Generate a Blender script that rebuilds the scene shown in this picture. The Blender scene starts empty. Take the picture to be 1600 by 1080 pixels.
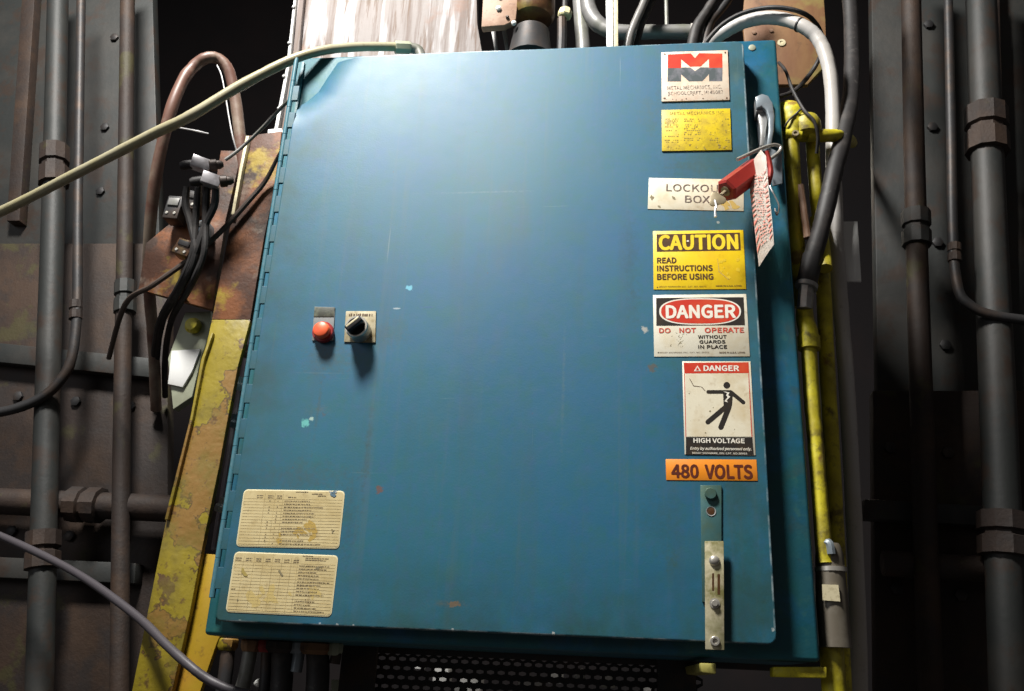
import bpy, bmesh, math, random
from mathutils import Vector, Matrix
random.seed(7)
R = math.radians
SC = bpy.context.scene
COL = SC.collection

# ---------------------------------------------------------------- camera
CAM = Vector((0.56350199, -1.23541664, -0.05465432))
AX = (Vector((0.99233743, 0.00198719, -0.12354139)),    # world X, Y, Z as seen in (right, down, forward)
      Vector((0.11497615, 0.35126934, 0.929188)),
      Vector((0.04524278, -0.93627234, 0.34834923)))
FPX = 1386.685
cd = bpy.data.cameras.new('camera'); cam = bpy.data.objects.new('camera', cd); COL.objects.link(cam)
cd.sensor_width = 36.0; cd.lens = FPX / 1600 * 36.0; cd.clip_start = 0.02; cd.clip_end = 100
right = Vector((AX[0][0], AX[1][0], AX[2][0])); up = -Vector((AX[0][1], AX[1][1], AX[2][1])); back = -Vector((AX[0][2], AX[1][2], AX[2][2]))
mw = Matrix((right, up, back)).transposed().to_4x4(); mw.translation = CAM
cam.matrix_world = mw
SC.camera = cam

# ---------------------------------------------------------------- light
W = bpy.data.worlds.new('World'); SC.world = W; W.use_nodes = True
W.node_tree.nodes['Background'].inputs['Color'].default_value = (0.65, 0.60, 0.58, 1)
W.node_tree.nodes['Background'].inputs['Strength'].default_value = 0.075
SC.view_settings.view_transform = 'Standard'; SC.view_settings.look = 'None'
SC.view_settings.exposure = 0.0; SC.view_settings.gamma = 1.0
LAMP = Vector((-0.28, -1.1, 2.4))
def area(name, loc, target, size, power, color):
    l = bpy.data.lights.new(name, 'AREA'); l.shape = 'DISK'; l.size = size; l.energy = power; l.color = color
    o = bpy.data.objects.new(name, l); COL.objects.link(o); o.location = loc
    o.rotation_euler = (Vector(target) - Vector(loc)).to_track_quat('-Z', 'Y').to_euler()
    return o
area('overhead_lamp', LAMP, (0.2, 0, 0.5), 0.46, 142, (1.0, 0.975, 0.93))
area('added_fill_light', (-2.6, -3.4, 1.6), (0.4, 0, 0.4), 2.2, 23, (0.92, 0.95, 1.0))  # unseen fill light, added to soften shadows and give the metal reflections
area('hall_lamp', (0.9, 1.3, 1.5), (0.7, 1.9, -0.3), 0.4, 4, (1.0, 0.9, 0.75))

# ---------------------------------------------------------------- helpers
def P(px, py, y=0.0):
    "world point that lies on the plane at depth y and is seen at pixel px,py of the 1600 wide photograph"
    r = Vector((px - 800, py - 540, FPX))
    d = Vector((r.dot(AX[0]), r.dot(AX[1]), r.dot(AX[2])))
    return CAM + d * ((y - CAM.y) / d.y)
WM = {}
def thing(name, label, cat, loc, rot=0.0, group=None):
    o = bpy.data.objects.new(name, None); COL.objects.link(o); o.empty_display_size = 0.02
    o.location = loc; o.rotation_euler = (0, rot, 0)
    m = Matrix.Translation(Vector(loc)) @ Matrix.Rotation(rot, 4, 'Y'); WM[o.name] = m
    o['label'] = label; o['category'] = cat
    if group: o['group'] = group
    return o
def obj(name, bm, m, parent=None, label=None, smooth=True):
    me = bpy.data.meshes.new(name)
    bmesh.ops.recalc_face_normals(bm, faces=bm.faces[:])
    if parent is not None:
        bm.transform(WM[parent.name].inverted())
    else:
        c = sum((v.co for v in bm.verts), Vector()) / len(bm.verts)
        bmesh.ops.translate(bm, verts=bm.verts[:], vec=-c)
    bm.to_mesh(me); bm.free()
    if smooth:
        for p in me.polygons: p.use_smooth = True
        try: me.set_sharp_from_angle(angle=R(35))
        except Exception: pass
    me.materials.append(m)
    o = bpy.data.objects.new(name, me); COL.objects.link(o)
    if parent is not None: o.parent = parent; WM[o.name] = WM[parent.name]
    else: o.location = c
    if label: o['label'] = label
    return o
FINE = ('table_entries', 'entries', 'smear', 'smudge', 'scuff', 'grime', 'oil_stain', 'torn_patch', 'torn_mark', 'scratch', 'tag_stripes', 'tag_print', 'ruled_lines', 'legend_print', 'stain')
def tag(o, label, cat, group=None):
    o['label'] = label; o['category'] = cat
    if group: o['group'] = group
    return o
def struct(o, kind='structure'): o['kind'] = kind; return o
def dup(o, offset, parent=None):
    c = o.copy(); COL.objects.link(c); c.location = o.location + Vector(offset)
    if parent is not None: c.parent = parent
    return c
NB = bmesh.new
def box(bm, lo, hi, bev=0.0, m=None, seg=2):
    t = NB(); bmesh.ops.create_cube(t, size=1)
    s = [hi[i] - lo[i] for i in range(3)]; c = [(hi[i] + lo[i]) / 2 for i in range(3)]
    for v in t.verts: v.co = Vector((v.co[i] * s[i] + c[i] for i in range(3)))
    if bev: bmesh.ops.bevel(t, geom=t.edges[:], offset=bev, segments=seg, affect='EDGES', profile=0.5)
    if m is not None: t.transform(m)
    merge(bm, t)
def merge(bm, t):
    me = bpy.data.meshes.new('t'); t.to_mesh(me); t.free(); bm.from_mesh(me); bpy.data.meshes.remove(me)
def prism(bm, pts, y0, y1, bev=0.0):
    "polygon of world (x, z) points extruded from depth y0 (front) to y1"
    t = NB(); vs = [t.verts.new((p[0], y0, p[1])) for p in pts]
    f = t.faces.new(vs); r = bmesh.ops.extrude_face_region(t, geom=[f])
    bmesh.ops.translate(t, verts=[e for e in r['geom'] if isinstance(e, bmesh.types.BMVert)], vec=(0, y1 - y0, 0))
    if bev:
        bmesh.ops.recalc_face_normals(t, faces=t.faces[:])
        bmesh.ops.bevel(t, geom=t.edges[:], offset=bev, segments=2, affect='EDGES', profile=0.5)
    bmesh.ops.triangulate(t, faces=[f for f in t.faces if len(f.verts) > 4])
    merge(bm, t)
def pxp(pts, y): return [(lambda q: (q.x, q.z))(P(a, b, y)) for a, b in pts]
def plate(bm, pts, y0, thick, bev=0.0): prism(bm, pxp(pts, y0), y0, y0 + thick, bev)
def frame(axis):
    a = Vector(axis).normalized(); h = Vector((0, 0, 1)) if abs(a.z) < 0.9 else Vector((1, 0, 0))
    u = a.cross(h).normalized(); return a, u, a.cross(u)
def lathe(bm, prof, c, axis, seg=24, ph=0.0):
    "profile of (radius, height) turned round axis at c"
    a, u, w = frame(axis); c = Vector(c); rings = []
    for r, h in prof:
        if r < 1e-6: rings.append([bm.verts.new(c + a * h)])
        else: rings.append([bm.verts.new(c + a * h + (u * math.cos(t) + w * math.sin(t)) * r) for t in [ph + 2 * math.pi * i / seg for i in range(seg)]])
    for A, B in zip(rings, rings[1:]):
        for i in range(seg):
            j = (i + 1) % seg
            if len(A) == 1 and len(B) == 1: continue
            if len(A) == 1: bm.faces.new((A[0], B[j], B[i]))
            elif len(B) == 1: bm.faces.new((A[i], A[j], B[0]))
            else: bm.faces.new((A[i], A[j], B[j], B[i]))
    for Rg in (rings[0], rings[-1]):
        if len(Rg) > 2: bm.faces.new(Rg)
def tube(bm, pts, r, seg=12, sub=6, flat=None):
    "smooth tube through pts; r a number or a list"
    n = len(pts); rs = r if isinstance(r, (list, tuple)) else [r] * n
    rs = list(rs)[-n:]; rs = [rs[0]] * (n - len(rs)) + rs
    q, qr = [], []
    for i in range(n - 1):
        p0, p1, p2, p3 = pts[max(i - 1, 0)], pts[i], pts[i + 1], pts[min(i + 2, n - 1)]
        for k in range(sub):
            t = k / sub
            q.append(0.5 * ((2 * p1) + (p2 - p0) * t + (2 * p0 - 5 * p1 + 4 * p2 - p3) * t * t + (3 * p1 - p0 - 3 * p2 + p3) * t ** 3))
            qr.append(rs[i] * (1 - t) + rs[i + 1] * t)
    q.append(pts[-1]); qr.append(rs[-1]); jr = random.Random(len(pts) * 7 + int(abs(pts[0].x) * 1000))
    if len(q) > 20: qr = [x * (1 + jr.uniform(-.035, .035)) for x in qr]
    tan = [(q[min(i + 1, len(q) - 1)] - q[max(i - 1, 0)]).normalized() for i in range(len(q))]
    a, u, w = frame(tan[0]); rings = []
    for i, c in enumerate(q):
        u = (u - tan[i] * u.dot(tan[i])).normalized(); w = tan[i].cross(u)
        rings.append([bm.verts.new(c + (u * math.cos(t) + w * math.sin(t)) * qr[i]) for t in [2 * math.pi * k / seg for k in range(seg)]])
    for A, B in zip(rings, rings[1:]):
        for i in range(seg): bm.faces.new((A[i], A[(i + 1) % seg], B[(i + 1) % seg], B[i]))
    bm.faces.new(rings[0]); bm.faces.new(rings[-1])
def pp(l): return [P(*a) for a in l]     # list of (px, py, depth)

# ---------------------------------------------------------------- materials
def mat(name, base, rough=0.5, metal=0.0, layers=(), bump=None, spec=0.5, rvar=0.0, coat=0.0, spots=(), edges=None, grime=None):
    """layers: (colour, noise scale, lo, hi, strength, stretch xyz) laid over the base;
       spots: (x, z, radius, colour) small chips and stains with their own ragged outline, in the object's coordinates"""
    m = bpy.data.materials.new(name); m.use_nodes = True; nt = m.node_tree; N = nt.nodes; L = nt.links
    b = N['Principled BSDF']; b.inputs['Metallic'].default_value = metal
    b.inputs['Specular IOR Level'].default_value = spec; b.inputs['Coat Weight'].default_value = coat
    tc = N.new('ShaderNodeTexCoord')
    def noise(scale, stretch=(1, 1, 1), detail=5, rg=0.6, off=0.0):
        mp = N.new('ShaderNodeMapping'); mp.inputs['Scale'].default_value = stretch; mp.inputs['Location'].default_value = (off, off * 1.7, off * 0.6)
        n = N.new('ShaderNodeTexNoise'); n.inputs['Scale'].default_value = scale; n.inputs['Detail'].default_value = detail; n.inputs['Roughness'].default_value = rg
        L.new(tc.outputs['Object'], mp.inputs[0]); L.new(mp.outputs[0], n.inputs[0]); return n.outputs[0]
    def rng(s, lo, hi, a=0.0, c=1.0):
        r = N.new('ShaderNodeMapRange'); L.new(s, r.inputs[0])
        for i, v in enumerate((lo, hi, a, c)): r.inputs[i + 1].default_value = v
        return r.outputs[0]
    def mix(f, A, B):
        x = N.new('ShaderNodeMix'); x.data_type = 'RGBA'; L.new(f, x.inputs[0])
        for s, v in ((6, A), (7, B)):
            if isinstance(v, tuple): x.inputs[s].default_value = (*v, 1)
            else: L.new(v, x.inputs[s])
        return x.outputs[2]
    cur = tuple(base)
    for i, ly in enumerate(layers):
        c, sc, lo, hi, st = ly[:5]; stt = ly[5] if len(ly) > 5 else (1, 1, 1)
        cur = mix(rng(noise(sc, stt, off=(ly[6] if len(ly) > 6 else 3.1 * i + 0.7)), lo, hi, 0, st), cur, tuple(c))
    if spots:
        sx = N.new('ShaderNodeSeparateXYZ'); L.new(tc.outputs['Object'], sx.inputs[0])
        nf = noise(160, detail=6, rg=0.7)
        def mth(op, a, c2=None, v=None):
            k = N.new('ShaderNodeMath'); k.operation = op; L.new(a, k.inputs[0])
            if c2 is not None: L.new(c2, k.inputs[1])
            if v is not None: k.inputs[1].default_value = v
            return k.outputs[0]
        for (x, z, r, c, s) in spots:
            dx = mth('SUBTRACT', sx.outputs[0], v=x); dz = mth('SUBTRACT', sx.outputs[2], v=z)
            rx, rz = r if isinstance(r, tuple) else (r, r)
            d = mth('ADD', mth('POWER', mth('MULTIPLY', dx, v=1 / rx), v=2), mth('POWER', mth('MULTIPLY', dz, v=1 / rz), v=2))
            e = mth('ADD', mth('SQRT', d), mth('MULTIPLY', mth('SUBTRACT', nf, v=0.5), v=3.5))
            cur = mix(rng(e, 1.0, 0.6 if s > 0.6 else -0.4, 0, s), cur, tuple(c))
    if grime:        # dirt gathered along the rim of the sheet
        sx = N.new('ShaderNodeSeparateXYZ'); L.new(tc.outputs['Object'], sx.inputs[0]); wn = rng(noise(14, detail=6, off=4.4), 0.35, 0.68, 0.1, 1.0)
        for ax, (lo, hi) in ((0, edges[0]), (2, edges[1])):
            for f in ([rng(sx.outputs[ax], lo + grime[0], lo)] if True else []) + ([rng(sx.outputs[ax], hi - grime[0] * 1.3, hi)] if ax == 0 else []):
                k = N.new('ShaderNodeMath'); k.operation = 'MULTIPLY'; L.new(f, k.inputs[0]); L.new(wn, k.inputs[1])
                k2 = N.new('ShaderNodeMath'); k2.operation = 'MULTIPLY'; L.new(k.outputs[0], k2.inputs[0]); k2.inputs[1].default_value = grime[2]; cur = mix(k2.outputs[0], cur, grime[1])
    if edges:
        sx = N.new('ShaderNodeSeparateXYZ'); L.new(tc.outputs['Object'], sx.inputs[0]); wn = rng(noise(35, detail=4), 0.45, 0.64, 0.03, 0.6)
        for ax, (lo, hi) in ((0, edges[0]), (2, edges[1])):
            for f in ([rng(sx.outputs[ax], lo, lo - 0.0012)] if ax == 2 else []) + [rng(sx.outputs[ax], hi, hi + 0.0012)]:
                k = N.new('ShaderNodeMath'); k.operation = 'MULTIPLY'; L.new(f, k.inputs[0]); L.new(wn, k.inputs[1]); cur = mix(k.outputs[0], cur, edges[2])
    if isinstance(cur, tuple): b.inputs['Base Color'].default_value = (*cur, 1)
    else: L.new(cur, b.inputs['Base Color'])
    if rvar: L.new(rng(noise(30, off=9), 0.3, 0.7, max(rough - rvar, 0.05), min(rough + rvar, 1)), b.inputs['Roughness'])
    else: b.inputs['Roughness'].default_value = rough
    nrm = None
    for bp in ([bump] if bump and not isinstance(bump[0], tuple) else (bump or [])):
        n = N.new('ShaderNodeBump'); n.inputs['Strength'].default_value = bp[0]; n.inputs['Distance'].default_value = bp[2] if len(bp) > 2 else 0.001
        L.new(noise(bp[1], detail=bp[3] if len(bp) > 3 else 4), n.inputs['Height'])
        if nrm is not None: L.new(nrm, n.inputs['Normal'])
        nrm = n.outputs[0]
    if nrm is not None: L.new(nrm, b.inputs['Normal'])
    return m

ROOT = Vector((0.397, 0.16, -0.02))
def sp(px, py, r, c, s=1.0):
    q = P(px, py) - ROOT; return (q.x, q.z, r, c, s)
BLUE = (0.006, 0.108, 0.195)
RUST = (0.16, 0.055, 0.02)
DOORP = mat('blue_door_paint', BLUE, 0.50, 0, [
    ((0.008, 0.118, 0.175), 3.0, 0.40, 0.62, 0.8), ((0.008, 0.100, 0.235), 5, 0.50, 0.72, 0.6), ((0.03, 0.11, 0.14), 14, 0.5, 0.75, 0.4),
    ((0.012, 0.12, 0.105), 26, 0.50, 0.72, 0.40), ((0.03, 0.10, 0.24), 60, 0.5, 0.75, 0.35), ((0.012, 0.12, 0.11), 170, 0.5, 0.75, 0.30), ((0.05, 0.07, 0.065), 6, 0.52, 0.75, 0.22, (4, 1, 0.35)),
    ((0.22, 0.30, 0.33), 26, 0.70, 0.74, 0.35, (6, 1, 0.12)), ((0.20, 0.28, 0.30), 30, 0.715, 0.75, 0.35, (0.15, 1, 7)), ((0.03, 0.035, 0.03), 220, 0.70, 0.76, 0.6), ((0.10, 0.055, 0.03), 48, 0.71, 0.75, 0.6),
    ((0.10, 0.10, 0.06), 7, 0.60, 0.80, 0.35, (1, 1, 0.5)), ((0.10, 0.13, 0.13), 9, 0.55, 0.8, 0.25, (7, 1, 0.25))],
    bump=[(0.20, 420, 0.0006, 3), (0.10, 60, 0.0008, 3), (0.2, 5.0, 0.002, 1)], rvar=0.02, spec=0.62, grime=(0.11, (0.012, 0.052, 0.040), 0.75), edges=((-0.3935, 0.3612), (0.0205, 0.9672), (0.42, 0.50, 0.52)),
    spots=[sp(477, 660, 0.007, (0.12, 0.45, 0.42)), sp(486, 655, 0.004, (0.35, 0.5, 0.45)), sp(640, 450, 0.006, (0.12, 0.42, 0.55)),
           sp(709, 944, (0.009, 0.004), (0.28, 0.14, 0.06), 0.8), sp(620, 482, (0.008, 0.0015), (0.35, 0.42, 0.45), 0.8),
           sp(672, 480, (0.022, 0.002), (0.03, 0.06, 0.30), 0.55), sp(592, 765, 0.006, RUST, 0.7), sp(1008, 515, 0.006, (0.4, 0.4, 0.36), 0.9),
           sp(1046, 745, 0.004, RUST, 0.8), sp(1122, 348, 0.0025, (0.6, 0.6, 0.55)), sp(1018, 575, 0.007, (0.10, 0.07, 0.04), 0.7),
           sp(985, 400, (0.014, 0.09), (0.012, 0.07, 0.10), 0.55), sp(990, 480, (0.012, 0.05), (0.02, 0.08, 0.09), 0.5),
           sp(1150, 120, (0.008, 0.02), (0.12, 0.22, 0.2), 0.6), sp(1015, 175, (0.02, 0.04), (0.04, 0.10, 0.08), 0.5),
           sp(1085, 260, (0.05, 0.012), (0.04, 0.09, 0.08), 0.6), sp(500, 640, (0.02, 0.01), (0.10, 0.12, 0.10), 0.4),
           sp(375, 969, (.0022, .0013), (.5, .6, .6)), sp(500, 974, (.0022, .0016), (.4, .5, .55)), sp(527, 976, (.0022, .0013), (.6, .65, .65)), sp(552, 977, (.0016, .0013), (.6, .65, .65)),
           sp(707, 984, (.002, .002), (.6, .65, .65)), sp(865, 990, (.002, .003), (.6, .62, .6)), sp(1208, 985, (.002, .004), (.6, .65, .65)), sp(600, 84, (.03, .003), (.45, .5, .5), .6), sp(760, 80, (.04, .002), (.45, .5, .52), .7),
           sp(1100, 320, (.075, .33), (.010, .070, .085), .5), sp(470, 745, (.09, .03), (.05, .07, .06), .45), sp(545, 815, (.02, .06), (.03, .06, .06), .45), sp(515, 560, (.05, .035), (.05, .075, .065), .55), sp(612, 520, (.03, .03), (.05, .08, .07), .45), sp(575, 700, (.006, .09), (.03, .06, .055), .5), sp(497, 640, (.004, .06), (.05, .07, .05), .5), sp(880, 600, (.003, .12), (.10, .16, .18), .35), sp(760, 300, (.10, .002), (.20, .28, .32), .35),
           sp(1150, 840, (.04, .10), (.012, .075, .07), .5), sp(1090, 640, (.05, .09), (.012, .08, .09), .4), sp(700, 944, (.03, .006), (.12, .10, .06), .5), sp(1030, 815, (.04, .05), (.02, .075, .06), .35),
           sp(1195, 940, 0.005, (0.02, 0.06, 0.05), 0.6), sp(1050, 880, (0.01, 0.02), (0.03, 0.09, 0.06), 0.6)])
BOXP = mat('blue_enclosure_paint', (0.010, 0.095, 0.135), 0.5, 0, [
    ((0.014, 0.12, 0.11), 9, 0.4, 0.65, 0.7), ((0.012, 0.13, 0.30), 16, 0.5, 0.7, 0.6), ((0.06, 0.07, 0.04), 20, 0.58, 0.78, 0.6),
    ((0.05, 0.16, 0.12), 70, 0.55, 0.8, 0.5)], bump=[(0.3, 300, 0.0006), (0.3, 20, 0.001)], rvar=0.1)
HINGEP = mat('hinge_paint', (0.05, 0.17, 0.22), 0.4, 0, [((0.20, 0.24, 0.24), 25, 0.45, 0.7, 0.6), ((0.06, 0.09, 0.06), 60, 0.55, 0.8, 0.6)], bump=(0.3, 200, 0.0006))
STEEL = mat('worn_steel', (0.42, 0.42, 0.41), 0.4, 0.5, [((0.12, 0.10, 0.08), 60, 0.5, 0.8, 0.7)], bump=(0.3, 200, 0.0005), rvar=0.1)
CHROME = mat('bright_steel', (0.55, 0.52, 0.46), 0.34, 0.6, [((0.3, 0.27, 0.22), 90, 0.55, 0.8, 0.6)])
GREYST = mat('painted_grey_steel', (0.24, 0.28, 0.31), 0.35, 0.3, [((0.38, 0.40, 0.42), 40, 0.5, 0.75, 0.6), ((0.08, 0.07, 0.05), 70, 0.55, 0.8, 0.6)], bump=(0.3, 150, 0.0008))
STRAPP = mat('latch_strap_paint', (0.06, 0.15, 0.15), 0.35, 0.3, [((0.10, 0.13, 0.06), 30, 0.45, 0.7, 0.7), ((0.10, 0.22, 0.24), 50, 0.5, 0.8, 0.5)], bump=(0.2, 150, 0.0005))
BRASSY = mat('dirty_galvanised_bar', (0.44, 0.39, 0.25), 0.5, 0.1, [((0.18, 0.17, 0.05), 45, 0.46, 0.60, 0.9), ((0.72, 0.66, 0.46), 22, 0.45, 0.7, 0.6), ((0.10, 0.09, 0.03), 90, 0.62, 0.75, 0.8)], bump=(0.3, 200, 0.0005))
SIGNMET = mat('soiled_legend_plate', (0.36, 0.31, 0.19), 0.55, 0.1, [((0.20, 0.15, 0.06), 90, 0.5, 0.7, 0.8), ((0.65, 0.62, 0.48), 60, 0.5, 0.8, 0.5)], bump=(0.3, 300, 0.0004))
DARKPL = mat('dark_legend_plate', (0.05, 0.055, 0.04), 0.6, 0, [((0.22, 0.24, 0.16), 90, 0.5, 0.75, 0.6)], bump=(0.3, 300, 0.0004))
GREYPL = mat('grey_legend_plate', (0.20, 0.22, 0.22), 0.6, 0, [((0.14, 0.10, 0.06), 120, 0.52, 0.75, 0.6)])
ORANGE = mat('orange_red_button', (0.85, 0.10, 0.035), 0.4, 0, [((0.9, 0.22, 0.08), 60, 0.4, 0.7, 0.6)], bump=(0.1, 200, 0.0003))
DRED = mat('dark_red_collar', (0.28, 0.02, 0.02), 0.4)
BLACKP = mat('black_plastic', (0.012, 0.012, 0.013), 0.35, 0, [((0.05, 0.05, 0.045), 80, 0.55, 0.8, 0.6)])
CREAMP = mat('cream_stripe', (0.62, 0.55, 0.36), 0.5, 0, [((0.25, 0.2, 0.1), 200, 0.5, 0.75, 0.7)])
def sign_mat(name, base, dirt, k=1.0, rough=0.42, scale=25):
    return mat(name, base, rough, 0, [(dirt, scale, 0.45, 0.75, 0.6 * k), ((dirt[0] * 0.6, dirt[1] * 0.5, dirt[2] * 0.4), scale * 3, 0.58, 0.78, 0.5 * k),
        ((0.10, 0.07, 0.03), scale * 9, 0.67, 0.76, 0.6 * k)], bump=[(0.3, 45, 0.0008)], rvar=0.08)
WHITE = sign_mat('soiled_white_sign', (0.74, 0.70, 0.57), (0.62, 0.50, 0.28))
DIRTYW = sign_mat('stained_white_sign', (0.74, 0.68, 0.52), (0.55, 0.42, 0.22), 1.2)
YEL = sign_mat('yellow_sign', (0.86, 0.60, 0.012), (0.74, 0.42, 0.01))
YEL2 = sign_mat('yellow_data_plate_paint', (0.70, 0.52, 0.02), (0.42, 0.30, 0.04), 1.6, scale=60)
ORG = sign_mat('orange_sign', (0.84, 0.27, 0.012), (0.68, 0.24, 0.05), 0.7)
CHART = sign_mat('aged_cream_chart', (0.62, 0.51, 0.27), (0.42, 0.31, 0.12), 1.4, scale=22)
CHARTB = mat('chart_border', (0.70, 0.62, 0.38), 0.45)
LOGOW = sign_mat('peach_stained_white', (0.78, 0.66, 0.52), (0.62, 0.34, 0.20), 1.1, scale=35)
REDI = mat('red_ink', (0.56, 0.035, 0.015), 0.4, 0, [((0.62, 0.10, 0.03), 30, 0.45, 0.7, 0.6)], bump=(0.3, 45, 0.0008))
REDT = mat('faded_red_ink', (0.55, 0.07, 0.04), 0.45, 0, [((0.62, 0.30, 0.2), 150, 0.5, 0.75, 0.5)])
BLKI = mat('black_ink', (0.022, 0.018, 0.015), 0.4, 0, [((0.06, 0.035, 0.015), 60, 0.5, 0.75, 0.6)], bump=(0.3, 45, 0.0008))
BRNI = mat('brown_black_ink', (0.07, 0.028, 0.008), 0.45, 0, [((0.16, 0.08, 0.015), 120, 0.5, 0.75, 0.5)])
WORNI = mat('worn_black_ink', (0.10, 0.07, 0.06), 0.5, 0, [((0.60, 0.48, 0.36), 140, 0.48, 0.58, 0.9)])
STENC = mat('stencilled_ink', (0.13, 0.09, 0.07), 0.5, 0, [((0.65, 0.55, 0.38), 110, 0.55, 0.65, 0.85)])
GREYI = mat('faded_grey_ink', (0.06, 0.075, 0.08), 0.5, 0, [((0.20, 0.19, 0.22), 45, 0.45, 0.65, 0.9)])
WHTI = mat('cream_white_ink', (0.80, 0.76, 0.66), 0.45, 0, [((0.75, 0.60, 0.40), 60, 0.5, 0.75, 0.6)])
YELI = mat('yellow_ink', (0.86, 0.62, 0.02), 0.45, 0, [((0.78, 0.50, 0.02), 60, 0.5, 0.75, 0.6)])
LINEI = mat('faint_table_ink', (0.30, 0.22, 0.10), 0.6, 0, [((0.66, 0.52, 0.24), 90, 0.45, 0.6, 0.8)])
SMUDGE = mat('oil_smudge', (0.24, 0.20, 0.11), 0.5)
SMUDGEY = mat('ochre_smudge', (0.46, 0.31, 0.07), 0.55)
REDLOCK = mat('red_anodised_lock', (0.34, 0.030, 0.022), 0.38, 0.25, [((0.22, 0.02, 0.02), 60, 0.5, 0.75, 0.6)], bump=(0.2, 120, 0.0004))
BRASS = mat('dull_brass', (0.33, 0.27, 0.17), 0.45, 0.3, [((0.25, 0.2, 0.1), 80, 0.5, 0.75, 0.6)])
PINKW = mat('printed_tag_card', (0.80, 0.72, 0.64), 0.55, 0, [((0.68, 0.50, 0.42), 50, 0.5, 0.75, 0.5)])
PINKR = mat('tag_stripe_ink', (0.66, 0.22, 0.17), 0.55, 0, [((0.78, 0.60, 0.52), 110, 0.48, 0.65, 0.8)])
TAN = mat('tan_conduit_jacket', (0.36, 0.33, 0.22), 0.4, 0, [((0.34, 0.30, 0.14), 18, 0.45, 0.7, 0.7), ((0.12, 0.09, 0.04), 90, 0.6, 0.75, 0.6)], bump=(0.2, 80, 0.0008))
LTGREY = mat('pale_grey_conduit_jacket', (0.46, 0.44, 0.42), 0.4, 0, [((0.42, 0.38, 0.32), 15, 0.45, 0.7, 0.6), ((0.15, 0.13, 0.1), 80, 0.62, 0.75, 0.5)], bump=(0.2, 80, 0.0008))
REDHOSE = mat('red_brown_hose', (0.15, 0.075, 0.055), 0.45, 0, [((0.30, 0.25, 0.19), 14, 0.45, 0.65, 0.8)], bump=(0.2, 80, 0.0008))
RUBBER = mat('black_rubber', (0.018, 0.016, 0.016), 0.6, 0, [((0.06, 0.05, 0.045), 22, 0.5, 0.70, 0.8), ((0.11, 0.10, 0.09), 90, 0.6, 0.75, 0.6)], bump=(0.2, 100, 0.0008))
GREYPIPE = mat('grey_pipe', (0.20, 0.195, 0.19), 0.45, 0.2, [((0.11, 0.12, 0.05), 14, 0.48, 0.7, 0.6), ((0.32, 0.31, 0.3), 30, 0.5, 0.75, 0.5)], bump=(0.2, 80, 0.0008))
DARKST = mat('dark_steel', (0.035, 0.034, 0.035), 0.55, 0.4, [((0.09, 0.055, 0.035), 18, 0.5, 0.72, 0.7)], bump=(0.4, 60, 0.001))
VOID = mat('unlit_void_wall', (0.006, 0.004, 0.005), 0.9, 0, [((0.014, 0.007, 0.007), 3, 0.45, 0.75, 0.7)], bump=(0.3, 12, 0.004))  # near-black colour stands in for the unlit depth behind the machine
BEAM = mat('rust_and_yellow_paint', (0.075, 0.028, 0.013), 0.65, 0, [((0.22, 0.075, 0.022), 9, 0.48, 0.60, 0.9), ((0.035, 0.02, 0.014), 16, 0.50, 0.62, 0.9), ((0.30, 0.21, 0.02), 9, 0.58, 0.64, 0.9), ((0.22, 0.17, 0.13), 26, 0.60, 0.70, 0.6)], bump=[(0.6, 60, 0.002), (0.5, 200, 0.001)])
BEAMY = mat('peeling_yellow_paint', (0.27, 0.205, 0.012), 0.5, 0, [((0.08, 0.045, 0.02), 9, 0.530, 0.540, 0.9, (1, 1, 1), 5.5), ((0.25, 0.135, 0.028), 9, 0.545, 0.556, 0.95, (1, 1, 1), 5.5), ((0.09, 0.045, 0.025), 12, 0.60, 0.615, 0.9), ((0.17, 0.13, 0.02), 24, 0.45, 0.66, 0.8), ((0.10, 0.05, 0.02), 60, 0.60, 0.68, 0.8), ((0.08, 0.05, 0.02), 90, 0.66, 0.72, 0.8)], bump=[(0.8, 9, 0.006), (0.5, 120, 0.0012)])
YELPIPE = mat('yellow_pipe_paint', (0.62, 0.54, 0.02), 0.5, 0, [((0.30, 0.24, 0.015), 16, 0.42, 0.62, 0.85), ((0.10, 0.07, 0.02), 34, 0.55, 0.66, 0.85), ((0.20, 0.09, 0.03), 18, 0.60, 0.66, 0.8), ((0.60, 0.56, 0.12), 50, 0.55, 0.75, 0.5)], bump=[(0.5, 60, 0.0015), (0.4, 200, 0.0006)])
BOARD = mat('weathered_white_panel', (0.25, 0.225, 0.215), 0.8, 0, [((0.15, 0.115, 0.10), 12, 0.46, 0.60, 0.85, (4, 4, 0.22)), ((0.42, 0.41, 0.42), 8, 0.50, 0.58, 0.9, (4, 4, 0.3)), ((0.13, 0.085, 0.06), 32, 0.56, 0.66, 0.8, (3, 3, 0.25)), ((0.24, 0.14, 0.10), 7, 0.58, 0.68, 0.7)], bump=[(0.5, 40, 0.002), (0.4, 200, 0.001)])
RUSTPL = mat('brown_rust_plate', (0.22, 0.115, 0.05), 0.6, 0, [((0.16, 0.07, 0.035), 9, 0.45, 0.65, 0.8, (2, 2, 0.5)), ((0.30, 0.30, 0.08), 5, 0.55, 0.68, 0.8), ((0.06, 0.035, 0.02), 30, 0.58, 0.72, 0.8)], bump=[(0.4, 60, 0.0015)])
RUSTPK = mat('pinkish_rust_plate', (0.34, 0.21, 0.14), 0.6, 0, [((0.22, 0.11, 0.06), 22, 0.45, 0.65, 0.8), ((0.12, 0.06, 0.04), 60, 0.58, 0.7, 0.8)], bump=(0.4, 60, 0.0015))
RUSTDK = mat('oily_brown_casting', (0.12, 0.055, 0.025), 0.4, 0.2, [((0.28, 0.24, 0.05), 11, 0.55, 0.72, 0.8), ((0.03, 0.02, 0.015), 20, 0.5, 0.7, 0.8)], bump=(0.4, 60, 0.0015))
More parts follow.
